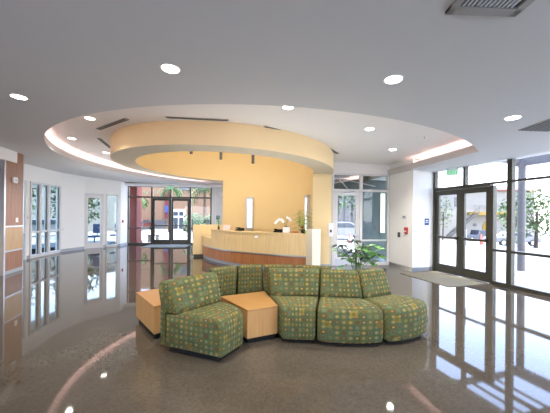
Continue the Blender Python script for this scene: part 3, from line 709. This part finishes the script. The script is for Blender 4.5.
# things on the desk
def vase_plant(x, y, z):
    t = thing('bud_vase', 'small dark vase with green sprigs at the left end of the desk', 'vase', (x, y, z)); mb = MB()
    mb.lathe([(.0001, 0), (.03, 0), (.042, .05), (.03, .10), (.018, .13), (.022, .15), (.0001, .15)], (x, y, z), 18); mb.build('vase', M['pot'], t, smooth=True)
    mb = MB()
    for k in range(7):
        a = k*.9; e = Vector((x+.05*math.cos(a), y+.05*math.sin(a), z+.24+.03*k)); mb.tube([(x, y, z+.14), e], .004)
        for q in range(4): leaf_quad(mb, e-Vector((0, 0, .03*q)), (math.cos(a+q*1.7), math.sin(a+q*1.7), .6), (0, 0, 1), .10, .04)
    mb.build('sprigs', M['leaf'], t)
vase_plant(-1.93, 9.62, 1.115)
t = thing('desk_card', 'pale card holder standing beside the small dark vase', 'card', (-1.63, 9.36, 1.115)); mb = MB(); mb.add([(-1.75, 9.42, 1.115), (-1.48, 9.22, 1.115), (-1.47, 9.25, 1.29), (-1.74, 9.45, 1.29), (-1.70, 9.50, 1.115), (-1.44, 9.29, 1.115)], [(0, 1, 2, 3), (3, 2, 5, 4)]); mb.build('card', M['paper'], t)
def phone(x, y, z, ang, label):
    t = thing('desk_phone', label, 'telephone', (x, y, z)); c_, s_ = math.cos(ang), math.sin(ang)
    R_ = lambda vs: [(x+a*c_-b*s_, y+a*s_+b*c_, z+c) for a, b, c in vs]
    mb = MB(); mb.add(R_([(-.12, -.1, 0), (.12, -.1, 0), (.12, .1, 0), (-.12, .1, 0), (-.12, -.1, .03), (.12, -.1, .03), (.12, .1, .09), (-.12, .1, .09)]), [(3, 2, 1, 0), (4, 5, 6, 7), (0, 1, 5, 4), (1, 2, 6, 5), (2, 3, 7, 6), (3, 0, 4, 7)]); mb.build('phone_body', M['black'], t, bevel=.006)
    mb = MB(); mb.box(-.11, -.06, -.09, .09, .075, .105); mb.v = R_(mb.v); mb.build('handset', M['black'], t, bevel=.01)
phone(-1.13, 9.02, 1.115, -.7, 'black telephone on the desk left of the tall sconce')
phone(.10, 8.32, 1.115, -.4, 'black telephone on the desk beside the white orchid')
t = thing('orchid', 'white orchid with two flower sprays in a square white pot', 'potted plant', (.33, 8.26, 1.115)); mb = MB(); mb.prism([(.23, 8.18), (.43, 8.14), (.45, 8.32), (.25, 8.36)], 1.115, 1.28); mb.build('pot', M['potw'], t, bevel=.008)
mb = MB()
for a, e in ((-.5, (.12, 8.22, 1.50)), (.3, (.42, 8.2, 1.55))): mb.tube([(.33, 8.25, 1.27), ((.33+e[0])/2, 8.23, 1.52), e], .005)
for k in range(6): leaf_quad(mb, (.33, 8.25, 1.28), (math.cos(k), math.sin(k), .4), (0, 0, 1), .14, .05)
mb.build('stem', M['stem'], t)
mb = MB()
for cx_, cz_ in ((.06, 1.45), (.12, 1.50), (.02, 1.40), (.19, 1.49), (.36, 1.56), (.42, 1.53), (.46, 1.48), (.24, 1.44)):
    mb = MB()
    for q in range(5): leaf_quad(mb, (cx_, 8.2, cz_), (math.cos(q*1.257), -.3, math.sin(q*1.257)), (0, 1, 0), .052, .04, droop=0)
    mb.build('flower', M['petal'], t)
t = thing('bowl', 'shallow orange bowl on the desk between orchid and tall plant', 'bowl', (.58, 8.02, 1.115)); mb = MB(); mb.lathe([(.0001, 0), (.05, 0), (.10, .035), (.105, .045), (.095, .04), (.0001, .01)], (.58, 8.02, 1.115), 24); mb.build('dish', M['bowl'], t, smooth=True)
t = thing('bamboo_plant', 'tall leafy green plant with red bracts at the right end of the desk', 'potted plant', (.80, 7.99, 1.115)); mb = MB()
mb.lathe([(.0001, 0), (.05, 0), (.075, .11), (.068, .11), (.0001, .09)], (.80, 7.99, 1.115), 20); mb.build('pot', M['pot'], t, smooth=True)
mb = MB()
for k in range(9):
    a = k*2.4; e = Vector((.80+.11*math.cos(a), 8.0+.06*math.sin(a), 1.45+.045*k)); mb.tube([(.80, 7.99, 1.2), e], .005)
    for q in range(10): leaf_quad(mb, e-Vector((0, 0, .04*q)), (math.cos(a+q*2.1), math.sin(a+q*2.1), .35), (0, 0, 1), .27, .055, droop=.9)
mb.build('foliage', M['leaf'], t)
mb = MB()
for q in range(8): leaf_quad(mb, (.78, 7.96, 1.24), (-.8*math.cos(q*.8), -.5, .5+.4*math.sin(q)), (0, 0, 1), .15, .05)
mb.build('red_bracts', M['redleaf'], t)

# ---------------------------------------------------------------- serpentine sofa
def unit(label, BL, BR, FR, FL, bulge=0.0, hb=.82, group='dotted green lounge seats'):
    BL, BR, FR, FL = map(Vector, (BL, BR, FR, FL)); cen = (BL+BR+FR+FL)/4
    t_ = thing('lounge_seat', label, 'sofa seat', (cen.x, cen.y, 0), group)
    fn = ((FL+FR)/2-(BL+BR)/2); D_ = fn.length; fn = fn/D_
    W_ = ((BR-BL).length+(FR-FL).length)/2
    def mp(s, t, z):
        p = BL.lerp(BR, s).lerp(FL.lerp(FR, s), t) if True else None
        p = p+fn*(bulge*4*s*(1-s)*max(0, t)**1.5)
        return (p.x, p.y, z)
    def sweep(name, prof, par, mat=M['fabric'], gap=.006, soft=.028):
        mb = MB(); m = len(prof); ct_ = sum(p[0] for p in prof)/m; cz_ = sum(p[1] for p in prof)/m
        inner = [i/10 for i in range(1, 10)]
        rings = [(gap, soft), (gap+.008, soft*.55), (gap+.02, soft*.22), (gap+.04, 0)]
        S = [(d/W_, e) for d, e in rings]+[(.06+.88*i, 0) for i in inner]+[(1-d/W_, e) for d, e in rings[::-1]]
        arc = [0]
        for i in range(m): j = (i+1) % m; arc.append(arc[-1]+math.hypot((prof[j][0]-prof[i][0])*D_, prof[j][1]-prof[i][1]))
        rows = []
        for s, e in S:
            row = []
            for (a, z) in prof:
                dx = (ct_-a)*D_; dz = cz_-z; L_ = math.hypot(dx, dz) or 1
                k = e/L_; row.append(mp(s, a+(ct_-a)*k, z+dz*k))
            rows.append(row)
        for i in range(len(S)-1):
            for j in range(m):
                j2 = (j+1) % m; zm = (prof[j][1]+prof[j2][1])/2
                mb.poly([rows[i][j], rows[i][j2], rows[i+1][j2], rows[i+1][j]][::-1],
                        [(S[i][0]*W_, arc[j]), (S[i][0]*W_, arc[j+1]), (S[i+1][0]*W_, arc[j+1]), (S[i+1][0]*W_, arc[j])][::-1])
        for r_, sgn in ((rows[0], 1), (rows[-1], -1)):
            cpt = tuple(sum(p[k] for p in r_)/m for k in range(3))
            for j in range(m):
                j2 = (j+1) % m
                mb.poly([r_[j], r_[j2], cpt][::sgn], [(prof[j][0]*D_+3, prof[j][1]), (prof[j2][0]*D_+3, prof[j2][1]), (ct_*D_+3, cz_)][::sgn])
        return mb.build(name, mat, par, smooth=True)
    sweep('seat', [(.055, .05), (.5, .05), (.985, .05), (1.0, .08), (1.01, .22), (1.008, .34), (.992, .405), (.965, .438), (.92, .458), (.82, .472), (.62, .478), (.4, .468), (.28, .456), (.15, .445), (.055, .44), (.055, .26)], t_)
    h = hb
    sweep('backrest', [(-.02, .05), (.048, .05), (.048, .25), (.05, .44), (.15, .448), (.29, .452), (.27, .52), (.21, .64), (.14, h-.06), (.12, h-.025), (.08, h-.004), (.02, h), (-.04, h-.006), (-.072, h-.03), (-.078, h-.08), (-.05, .55), (-.03, .3)], t_, soft=.022)
    mb = MB(); q = [mp(.08, .08, 0), mp(.92, .08, 0), mp(.93, .91, 0), mp(.5, .91, 0), mp(.07, .91, 0)]; mb.prism([(a[0], a[1]) for a in q], 0, .058); mb.build('plinth', M['black'], t_)
    return t_
unit('dotted green lounge seat alone at the left end, facing right, side toward the camera', (-1.33, 3.30), (-.83, 3.90), (-.36, 3.38), (-.57, 3.02), bulge=.0)
unit('dotted green lounge seat just right of the central wooden table', (-.10, 4.22), (.68, 4.20), (.52, 3.50), (.10, 3.52), bulge=.0)
unit('middle wedge-shaped dotted green seat of the front row, fanning toward the camera', (.70, 4.20), (1.20, 4.12), (1.37, 3.46), (.53, 3.47), bulge=.05)
unit('dotted green lounge seat at the right end of the front row, turned right', (1.22, 4.12), (1.62, 4.30), (2.12, 3.86), (1.39, 3.47), bulge=.09)
unit('dotted green seat facing away, left one of two behind the central wooden table', (-.60, 4.40), (-.94, 4.10), (-1.38, 4.70), (-.86, 5.07), bulge=.05)
unit('dotted green seat facing away, right one of two behind the central wooden table', (-.19, 4.50), (-.58, 4.42), (-.83, 5.10), (-.15, 5.20), bulge=.05)
unit('dotted green seat facing the desk, back rising behind the seat right of the table', (.30, 4.47), (-.17, 4.50), (-.12, 5.2), (.42, 5.17), bulge=.05)
unit('dotted green seat facing the desk, its back showing behind the middle wedge-shaped seat', (.88, 4.40), (.32, 4.47), (.46, 5.18), (1.16, 5.05), bulge=.05)
def wedge_table(label, q):
    cx_ = sum(p[0] for p in q)/4; cy_ = sum(p[1] for p in q)/4
    t_ = thing('wedge_table', label, 'side table', (cx_, cy_, 0))
    sh = lambda k: [(cx_+(x-cx_)*k, cy_+(y-cy_)*k) for x, y in q]
    mb = MB(); mb.prism(q, .405, .43); mb.build('tabletop', M['maple_h'], t_, bevel=.003)
    mb = MB(); mb.prism(sh(.992), .07, .4045); mb.build('side_panels', M['maple'], t_, bevel=.002)
    mb = MB(); mb.prism(sh(.90), 0, .07); mb.build('plinth', M['black'], t_)
wedge_table('light maple wedge table between the left lounge seat and the front row', [(-.78, 4.05), (-.155, 4.36), (.05, 3.65), (-.33, 3.47)])
wedge_table('light maple wedge table at the far left behind the left lounge seat', [(-2.09, 4.23), (-1.53, 3.57), (-1.07, 4.07), (-1.55, 4.72)])

# floor plant behind the sofa
px_, py_ = 1.60, 5.45
t = thing('floor_plant', 'leafy floor plant with bright and dark leaves behind the sofa', 'potted plant', (px_, py_, 0))
mb = MB(); mb.lathe([(.0001, 0), (.13, 0), (.18, .30), (.19, .34), (.165, .34), (.0001, .30)], (px_, py_, 0), 28); mb.build('pot', M['pot'], t, smooth=True)
mb = MB(); mb.lathe([(.0001, .305), (.16, .305)], (px_, py_, 0), 20); mb.build('soil', M['soil'], t)
mst, mbr, mdk = MB(), MB(), MB(); random.seed(3)
for k in range(20):
    a = random.uniform(0, 2*PI); rr = random.uniform(.10, .42); zt = random.uniform(.68, 1.10); dark = k % 2 == 0
    e = Vector((px_+rr*math.cos(a), py_+rr*.7*math.sin(a), zt+(.1 if dark else -.02))); mid = Vector((px_+rr*.35*math.cos(a), py_+rr*.3*math.sin(a), zt*.75))
    mst.tube([(px_, py_, .3), mid, e], .006)
    for q in range(8):
        b = a+q*.9-2.2; (leaf_quad(mdk, e, (math.cos(b), math.sin(b), .15), (0, 0, 1), .25, .06, droop=.8) if dark else leaf_quad(mbr, e-Vector((0, 0, .03*q)), (math.cos(b), math.sin(b), .3), (0, 0, 1), .21, .13, droop=.8))
mst.build('stems', M['stem'], t); mbr.build('bright_leaves', M['leaf'], t); mdk.build('dark_leaves', M['leafd'], t)

# mats
mb = MB(); mb.prism([RS.p(.12, .12), RS.p(1.72, .12), RS.p(1.72, 1.35), RS.p(.12, 1.35)], .001, .012); tag(mb.build('entrance_mat', M['matr']), 'ribbed beige entrance mat inside the right-hand double doors', 'mat')
mb = MB(); BK.box(mb, 1.2, 3.3, .001, .012, .15, 1.5); tag(mb.build('entrance_mat', M['matb']), 'pale grey entrance mat inside the far double doors', 'mat')

# ---------------------------------------------------------------- outside: right
def facade_box(mb, x0, x1, y, z0, z1, d=.1, mi=0): mb.box(x0, x1, y, y+d, z0, z1, mi)
def car(x, y, z, L_, ang, mat, label, kind='sedan', group=None):
    name = 'pickup_truck' if kind == 'pickup' else 'car'
    t_ = thing(name, label, 'truck' if kind == 'pickup' else 'car', (x, y, z)); c_, s_ = math.cos(ang), math.sin(ang)
    R_ = lambda vs: [(x+a*c_-b*s_, y+a*s_+b*c_, z+c) for a, b, c in vs]
    k = L_/4.8
    if kind == 'pickup': pf = [(-2.4, .45), (-2.4, .98), (-.6, 1.0), (-.45, 1.6), (.65, 1.62), (1.15, 1.08), (2.3, .98), (2.4, .75), (2.4, .42)]; gl = [(-.38, 1.08), (-.3, 1.52), (.6, 1.53), (.95, 1.1)]
    else: pf = [(-2.4, .42), (-2.38, .9), (-1.8, .98), (-1.2, 1.4), (.3, 1.42), (1.05, .98), (2.25, .85), (2.4, .6), (2.4, .40)]; gl = [(-1.55, 1.0), (-1.1, 1.33), (.25, 1.35), (.85, 1.0)]
    def ext(mb, pts, w):
        n_ = len(pts); vs = [(a*k, -w, b*k) for a, b in pts]+[(a*k, w, b*k) for a, b in pts]
        mb.add(R_(vs), [tuple(range(n_)), tuple(range(2*n_-1, n_-1, -1))]+[(i, n_+i, n_+(i+1) % n_, (i+1) % n_) for i in range(n_)])
    mb = MB(); ext(mb, pf, .88*k); mb.build('body', M[mat], t_, bevel=.06)
    mb = MB(); ext(mb, gl, .90*k); mb.build('side_windows', M['win'], t_)
    for a in (-1.5, 1.5):
        for b in (-.78, .78):
            mb = MB(); p0, p1 = R_([(a*k, (b-.12)*k, .34*k), (a*k, (b+.12)*k, .34*k)]); mb.cyl(p0, p1, .34*k, n=20); w_ = mb.build('wheel', M['tyre'], t_)
            mb = MB(); p0, p1 = R_([(a*k, (b-.13)*k, .34*k), (a*k, (b+.13)*k, .34*k)]); mb.cyl(p0, p1, .2*k, n=14); mb.build('hubcap', M['alu'], w_)
    return t_
bz = -2.0; by = 47.5
bl = thing('apartment_building', 'cream two-storey building with yellow balcony across the street', 'building', (35, by, bz))
mb = MB(); mb.box(25.5, 44, by, by+8, bz, 6.2); mb.build('wall', M['stucco'], bl)
mb = MB(); mb.box(25, 44.6, by-.5, by+8.5, 6.2, 6.35); mb.add([(25, by-.7, 6.3), (44.6, by-.7, 6.3), (44.6, by+4, 7.2), (25, by+4, 7.2)], [(0, 1, 2, 3)]); mb.build('roof', M['tile'], bl)
for x0, x1, z0, z1 in ((30.4, 31.1, 3.5, 5.1), (36.0, 36.9, 3.8, 5.4), (26.6, 27.3, 3.5, 5.1), (41, 41.9, 3.7, 5.3)):
    mb = MB(); mb.box(x0, x1, by-.06, by, z0, z1); f_ = mb.build('window', M['win'], bl)
mb = MB(); mb.box(32.6, 41, by-1.6, by, 2.1, 2.6); mb.build('balcony_slab', M['yellow'], bl)
mb = MB()
for i in range(34): mb.box(32.6+i*.25, 32.63+i*.25, by-1.58, by-1.55, 2.6, 3.6)
mb.box(32.6, 41, by-1.6, by-1.54, 3.6, 3.66); mb.build('balcony_railing', M['post'], bl)
mb = MB(); arc_ = [(35.2, bz), (37.2, bz)]+[(36.2+1.0*math.cos(a), .2+1.0*math.sin(a)) for a in [PI*i/10 for i in range(11)]]
mb.add([(a, by-.08, b) for a, b in arc_]+[(a, by, b) for a, b in arc_], [tuple(range(len(arc_)))]+[(i, len(arc_)+i, len(arc_)+(i+1) % len(arc_), (i+1) % len(arc_)) for i in range(len(arc_))]); mb.build('arched_door', M['yellow'], bl)
mb = MB(); mb.cyl((33.9, by-.1, .45), (33.9, by, .45), .28, n=16); mb.build('wall_lantern', M['dark'], bl)
mb = MB(); a0, a1 = Vector((28.2, by-1.4, -1.7)), Vector((33.0, by-1.4, 2.3))
for w in (0, -.9): mb.add([a0+Vector((0, w, 0)), a1+Vector((0, w, 0)), a1+Vector((0, w, .4)), a0+Vector((0, w, .4))], [(0, 1, 2, 3)])
for i in range(16): p = a0.lerp(a1, i/15); mb.box(p.x-.18, p.x+.18, p.y-.9, p.y, p.z+.1, p.z+.16)
mb.tube([a0+Vector((0, -.9, 1.1)), a1+Vector((0, -.9, 1.1))], .04)
for i in range(14): p = a0.lerp(a1, i/13); mb.tube([p+Vector((0, -.9, .2)), p+Vector((0, -.9, 1.1))], .02)
mb.build('outside_stair', M['dark'], bl)
car(31.6, 43.5, -2.0, 5.2, 0, 'carb', 'dark blue pickup parked in front of the cream building', 'pickup')
car(24.9, 29.5, -1.23, 4.8, PI, 'carw', 'white sedan parked on the street seen right of the doors')
car(38, 43, -2.0, 4.6, 0, 'carr', 'distant red car parked beyond the street at the right edge of the windows')
def tree(x, y, z, tr, cz, rx, rz, n_, size, label, mat='tree', group=None, shell=.35):
    t_ = thing('tree', label, 'tree', (x, y, z), group)
    mb = MB(); mb.cyl((x, y, z), (x+.1, y, cz), tr, tr*.5, 10)
    for k in range(5): a = k*1.3; mb.cyl((x+.05, y, z+(cz-z)*.6), (x+rx*.5*math.cos(a), y+rx*.5*math.sin(a), cz+rz*.3), tr*.4, tr*.12, 6)
    mb.build('trunk', M['bark'], t_)
    mb = MB(); foliage(mb, (x, y, cz), rx, rx, rz, n_, size, shell=shell); mb.build('crown', M[mat], t_)
tree(22.0, 23.6, -1.0, .16, 2.2, 2.6, 2.0, 1700, .34, 'broad street tree seen right of the round canopy post')
tree(27.0, 45.0, -2.0, .13, 2.6, 1.4, 2.6, 330, .36, 'slim light green tree seen through the left leaf of the right doors')
tree(17.3, 20.4, -.8, .10, 1.3, .8, 1.7, 170, .26, 'thin tree just left of the round canopy post')
# traffic cone on the plaza
def cone(x, y, z, label, h=.7):
    t_ = thing('traffic_cone', label, 'traffic cone', (x, y, z)); mb = MB(); mb.box(x-.2, x+.2, y-.2, y+.2, z, z+.04); mb.build('base', M['cone'], t_)
    mb = MB(); mb.lathe([(.15, .04), (.03, h), (.0001, h)], (x, y, z), 20); b_ = mb.build('cone_body', M['cone'], t_, smooth=True)
    mb = MB(); mb.lathe([(.108, .3), (.083, .44)], (x, y, z), 20); mb.build('white_band', M['white'], b_)
cone(16.6, 22.5, -.7, 'orange traffic cone on the plaza outside the right doors', 1.0)
cone(5.0, 18.6, -.25, 'orange traffic cone seen through the white centre door', .75)
# canopy outside the right storefront
cn = thing('entrance_canopy', 'grey steel canopy on a round post outside the right storefront', 'canopy', (8.1, 9.2, -.12))
mb = MB(); mb.cyl((8.1, 9.2, -.12), (8.1, 9.2, 3.5), .105, n=24); mb.build('post', M['post'], cn)
mb = MB(); mb.cyl((9.9, 3.4, -.12), (9.9, 3.4, 3.5), .105, n=24); mb.build('post', M['post'], cn)
mb = MB(); mb.prism([(8.0, 9.35), (8.2, 9.4), (9.95, 3.2), (9.75, 3.15)], 3.32, 3.62); mb.build('main_beam', M['post'], cn)
for k in range(5):
    mb = MB(); p = Vector((8.0, 9.3)).lerp(Vector((9.8, 3.2)), k/4); q = p+Vector((-2.7, -.75)); mb.prism([tuple(p), tuple(p+Vector((.03, -.1))), tuple(q+Vector((.03, -.1))), tuple(q)], 3.4, 3.56); mb.build('cross_beam', M['post'], cn)
for k in range(3):
    mb = MB(); o_ = .5+k*.95; a = Vector(RS.p(-.3, -o_)); b = Vector(RS.p(7.0, -o_)); sg = Seg(a, b); sg.box(mb, 0, sg.L, 3.56, 3.62, -.03, .03); mb.build('slat', M['post'], cn)

# ---------------------------------------------------------------- outside: beyond the far entrance
fz = -.12; fy = 34
fb = thing('shop_building', 'peach building with glazed shop door across from the far entrance', 'building', (-15, fy, fz))
mb = MB(); mb.box(-16.6, -6, fy, fy+6, fz, 7.5); mb.build('wall', M['pink'], fb)
mb = MB(); mb.box(-20.5, -16.6, fy+3, fy+8, fz, 7.0); mb.build('side_wing', M['stucco'], fb)
mb = MB(); mb.box(-16.6, -13.2, fy-.1, fy, fz, 1.0); mb.build('grey_dado', M['greyst'], fb)
mb = MB(); mb.box(-13.3, -12.7, fy-.25, fy, 1.2, 7.5); mb.build('maroon_pilaster', M['maroon'], fb)
mb = MB(); mb.box(-12.4, -10.9, fy-.12, fy, fz, 2.3); mb.build('door_surround', M['white'], fb)
for x0, x1 in ((-12.25, -11.72), (-11.6, -11.07)):
    mb = MB(); mb.box(x0, x1, fy-.16, fy-.12, fz+.05, 1.3); mb.build('shop_door', M['win'], fb)
    mb = MB(); mb.box(x0, x1, fy-.16, fy-.12, 1.5, 2.0); mb.build('transom', M['win'], fb)
for x0, z0 in ((-11.6, 4.6), (-9.4, 4.4), (-8.9, 6.0)):
    mb = MB(); mb.box(x0, x0+1.1, fy-.1, fy, z0, z0+1.0); mb.build('window', M['win'], fb)
for z0 in (1.4, 3.6, 5.6):
    mb = MB(); mb.box(-19.9, -17.6, fy+2.9, fy+3, z0, z0+1.2); mb.build('window', M['win'], fb)
mb = MB(); mb.box(-13.25, -12.9, fy-.32, fy-.25, 1.9, 2.7); mb.build('blue_banner', M['blue'], fb)
def palm(x, y, z, h, n_, L_, label):
    t_ = thing('palm', label, 'palm tree', (x, y, z)); mb = MB(); mb.cyl((x, y, z), (x, y, z+h), .18, .12, 10); mb.build('trunk', M['bark'], t_)
    mb = MB()
    for k in range(n_):
        a = random.uniform(0, 2*PI); el = random.uniform(-.3, 1.1); p = Vector((x, y, z+h)); 
        for q in range(6):
            d_ = Vector((math.cos(a)*math.cos(el), math.sin(a)*math.cos(el), math.sin(el))); p2 = p+d_*L_/6
            sd = d_.cross(Vector((0, 0, 1))).normalized()
            for sg_ in (-1, 1): leaf_quad(mb, p, d_*.6+sd*sg_, (0, 0, 1), L_*.26, .14, droop=.8)
            p = p2; el -= .28
    mb.build('fronds', M['palm'], t_)
palm(-6.2, 23.5, -.12, 1.3, 60, 1.7, 'bushy palm outside, right of the far entrance doors')
palm(-7.8, 31.0, -.12, 4.6, 26, 2.2, 'taller palm outside above the far entrance doors')
palm(-13.6, 27, -.12, 3.4, 26, 1.7, 'palm outside seen left of the far entrance doors')
palm(-10.6, 28.2, -.12, 4.4, 20, 1.5, 'palm outside seen above the right leaf of the far doors')
car(-8.9, 31.0, -.12, 4.0, PI/2, 'carb', 'blue car parked outside right of the far entrance doors')
car(-14.9, 31.0, -.12, 4.0, PI/2, 'carr', 'dark red car parked outside left of the far entrance doors')
cl_ = thing('terracotta_column', 'terracotta red column just outside the far entrance windows', 'column', (-7.75, 15.9, -.12)); mb = MB(); mb.prism([(-8.25, 15.6), (-7.72, 15.62), (-7.72, 16.2), (-8.25, 16.2)], -.12, 3.9); mb.build('shaft', M['terra'], cl_)
mb = MB(); mb.prism([(-8.3, 15.55), (-7.67, 15.57), (-7.67, 16.25), (-8.3, 16.25)], -.12, .12); mb.build('column_base', M['terra'], cl_)
t = thing('bench', 'small dark bench outside the left pane of the far entrance', 'bench', (-7.7, 17.6, -.12)); mb = MB(); mb.box(-8.0, -7.3, 17.4, 17.8, .3, .35); mb.build('seat', M['dark'], t)
for x in (-7.9, -7.4): mb = MB(); mb.box(x, x+.05, 17.42, 17.78, -.12, .3); mb.build('leg', M['dark'], t)

# ---------------------------------------------------------------- outside: centre door and vestibule
vb = struct_empty('wall_vestibule', (3.7, 10.6, 0)); mb = MB()
mb.prism([(3.36, 10.7), (5.3, 11.0), (5.3, 11.1), (3.36, 10.8)], 0, 3.4); mb.prism([(1.9, 10.4), (5.3, 10.9), (5.3, 13), (1.9, 13)], 2.62, 3.0); mb.build('panel', M['vest'], vb)
mb = MB(); mb.prism([(4.05, 10.72), (4.22, 10.75), (4.22, 10.78), (4.05, 10.75)], 1.0, 2.5); mb.build('slit_window_glow', M['sconce'], vb)  # bright slit window, its daylight put in as a glowing face
mb = MB(); mb.tube([(1.9, 9.9, 2.75), (2.6, 10.0, 2.9), (3.6, 10.1, 2.7)], .02); mb.tube([(2.2, 9.8, 2.95), (2.6, 10.1, 2.62)], .02); mb.build('ceiling_pipe', M['alu'], vb)
tree(4.2, 25, -.12, .15, 3.6, 2.4, 2.2, 900, .4, 'green tree outside seen through the white centre door', 'treed')
tree(9.4, 28, -.12, .15, 3.4, 2.4, 2.2, 900, .4, 'green tree outside farther right behind the centre glazing', 'treed')
car(5.2, 21.5, -.2, 4.8, .1, 'carw', 'white vehicle parked outside the white centre door')
wc = thing('outdoor_building', 'pale building outside beyond the white centre door', 'building', (8, 36, -.5)); mb = MB(); mb.box(2, 14, 36, 40, -1, 5.0); mb.build('wall', M['greyst'], wc); mb = MB(); mb.box(1.7, 14.3, 35.7, 40.3, 5.0, 5.2); mb.build('parapet', M['stucco'], wc)

# ---------------------------------------------------------------- outside: behind the left wall
for x, y, lb in ((-14.5, 14.5, 'leafy tree outside behind the left three-pane window'), (-13.8, 19.5, 'leafy tree outside seen past the left glass door'), (-17.5, 17.8, 'leafy tree outside farthest left behind the windows')):
    tree(x, y, -.2, .15, 2.6, 1.7, 1.7, 800, .32, lb, 'treed')
car(-17.5, 21.5, -.15, 4.6, .9, 'carw', 'white car outside behind the left three-pane window')
lb_ = thing('outdoor_building', 'pale building outside behind the left windows', 'building', (-25, 24, -.3)); mb = MB(); mb.prism([(-30, 14), (-16, 30), (-18, 32), (-32, 16)], -.4, 4.2); mb.build('wall', M['stucco'], lb_)
mb = MB(); mb.prism([(-30.2, 13.8), (-15.8, 29.9), (-18, 32.2), (-32.2, 16)], 4.2, 4.4); mb.build('parapet', M['greyst'], lb_)
# office chair silhouettes behind the left glass door
def office_chair(x, y, label):
    t_ = thing('office_chair', label, 'chair', (x, y, 0)); mb = MB(); mb.box(x-.24, x+.24, y-.24, y+.24, .44, .52); mb.build('seat', M['chairblue'], t_, bevel=.03)
    mb = MB(); mb.box(x-.22, x+.22, y+.2, y+.27, .62, 1.1); mb.build('backrest', M['chairblue'], t_, bevel=.03)
    mb = MB(); mb.cyl((x, y, .1), (x, y, .44), .03); mb.cyl((x, y+.22, .5), (x, y+.24, .65), .02); mb.build('column', M['dark'], t_)
    for k in range(5):
        a = k*2*PI/5; mb = MB(); mb.cyl((x, y, .12), (x+.28*math.cos(a), y+.28*math.sin(a), .06), .02, n=8); mb.sphere((x+.28*math.cos(a), y+.28*math.sin(a), .035), .035, n=8); mb.build('leg', M['dark'], t_)
office_chair(-9.15, 14.2, 'dark blue office chair behind the left glass door')
office_chair(-8.6, 15.2, 'dark blue office chair behind the narrow window by the far entrance')
mb = MB(); mb.prism([(-12.5, 9), (-8.75, 9), (-9.1, 11.65), (-8.85, 12.9), (-8.0, 14.2), (-8.05, 15.3), (-8.3, 17), (-12.5, 17)], -.1, 0); struct(mb.build('floor_office', M['street']))

# ---------------------------------------------------------------- light
w = bpy.data.worlds.new('world'); bpy.context.scene.world = w; w.use_nodes = True; nt = w.node_tree; nt.nodes.clear()
out = nt.nodes.new('ShaderNodeOutputWorld'); bg = nt.nodes.new('ShaderNodeBackground'); tc = nt.nodes.new('ShaderNodeTexCoord'); sp = nt.nodes.new('ShaderNodeSeparateXYZ'); rp_ = nt.nodes.new('ShaderNodeValToRGB')
nt.links.new(tc.outputs['Generated'], sp.inputs[0]); nt.links.new(sp.outputs['Z'], rp_.inputs[0])
rp_.color_ramp.elements[0].position = 0; rp_.color_ramp.elements[0].color = (1, 1, 1, 1); rp_.color_ramp.elements[1].position = .34; rp_.color_ramp.elements[1].color = (.44, .60, 1, 1)
nt.links.new(rp_.outputs[0], bg.inputs[0]); bg.inputs[1].default_value = 3.3; nt.links.new(bg.outputs[0], out.inputs[0])
def lamp(kind, name, loc, energy, color, **kw):
    l = bpy.data.lights.new(name, kind); l.energy = energy; l.color = color
    for k, v in kw.items(): setattr(l, k, v)
    o = bpy.data.objects.new(name, l); C.objects.link(o); o.location = loc; return o
sun = lamp('SUN', 'sun', (20, 0, 20), 5.0, (1, .95, .86), angle=.01)
sun.rotation_euler = Vector((-.34, .22, -1)).to_track_quat('-Z', 'Y').to_euler()
for k in range(5):
    a = math.radians(-150+k*30); q = Vector((DC.x+2.3*math.cos(a), DC.y+2.3*math.sin(a), 5.0))
    o = lamp('SPOT', 'rotunda_lamp', q, 62, (1, .92, .80), spot_size=1.7, spot_blend=1, shadow_soft_size=.12)
    o.rotation_euler = (Vector((DC.x-2.4*math.cos(a), DC.y-2.4*math.sin(a), 1.6))-q).to_track_quat('-Z', 'Y').to_euler()
for p, e, sz in (((.0, 5.9, .95), 12.5, 3.4), ((-5.2, 10.5, .95), 16, 3.5)):   # unseen fill lamps facing up, added to brighten the raised ceiling
    o = lamp('AREA', 'fill_uplight', p, e, (1, .97, .94), shape='DISK', size=sz); o.rotation_euler = (PI, 0, 0)
# ---------------------------------------------------------------- camera
cd = bpy.data.cameras.new('camera'); cam = bpy.data.objects.new('camera', cd); C.objects.link(cam)
cd.sensor_width = 36; cd.lens = 36*280/550; cd.shift_y = 9.5/550; cd.clip_start = .05; cd.clip_end = 300
cam.location = (0, 0, 1.6)
cam.rotation_euler = (Matrix.Rotation(PI/2, 3, 'X') @ Matrix.Rotation(.010, 3, 'Z')).to_euler()
bpy.context.scene.camera = cam
sc = bpy.context.scene
sc.view_settings.view_transform = 'Standard'; sc.view_settings.look = 'None'; sc.view_settings.exposure = 1.62; sc.view_settings.gamma = 1.08
sc.cycles.use_denoising = True; sc.cycles.max_bounces = 10; sc.cycles.diffuse_bounces = 5; sc.cycles.transparent_max_bounces = 16
sc.cycles.sample_clamp_indirect = 6
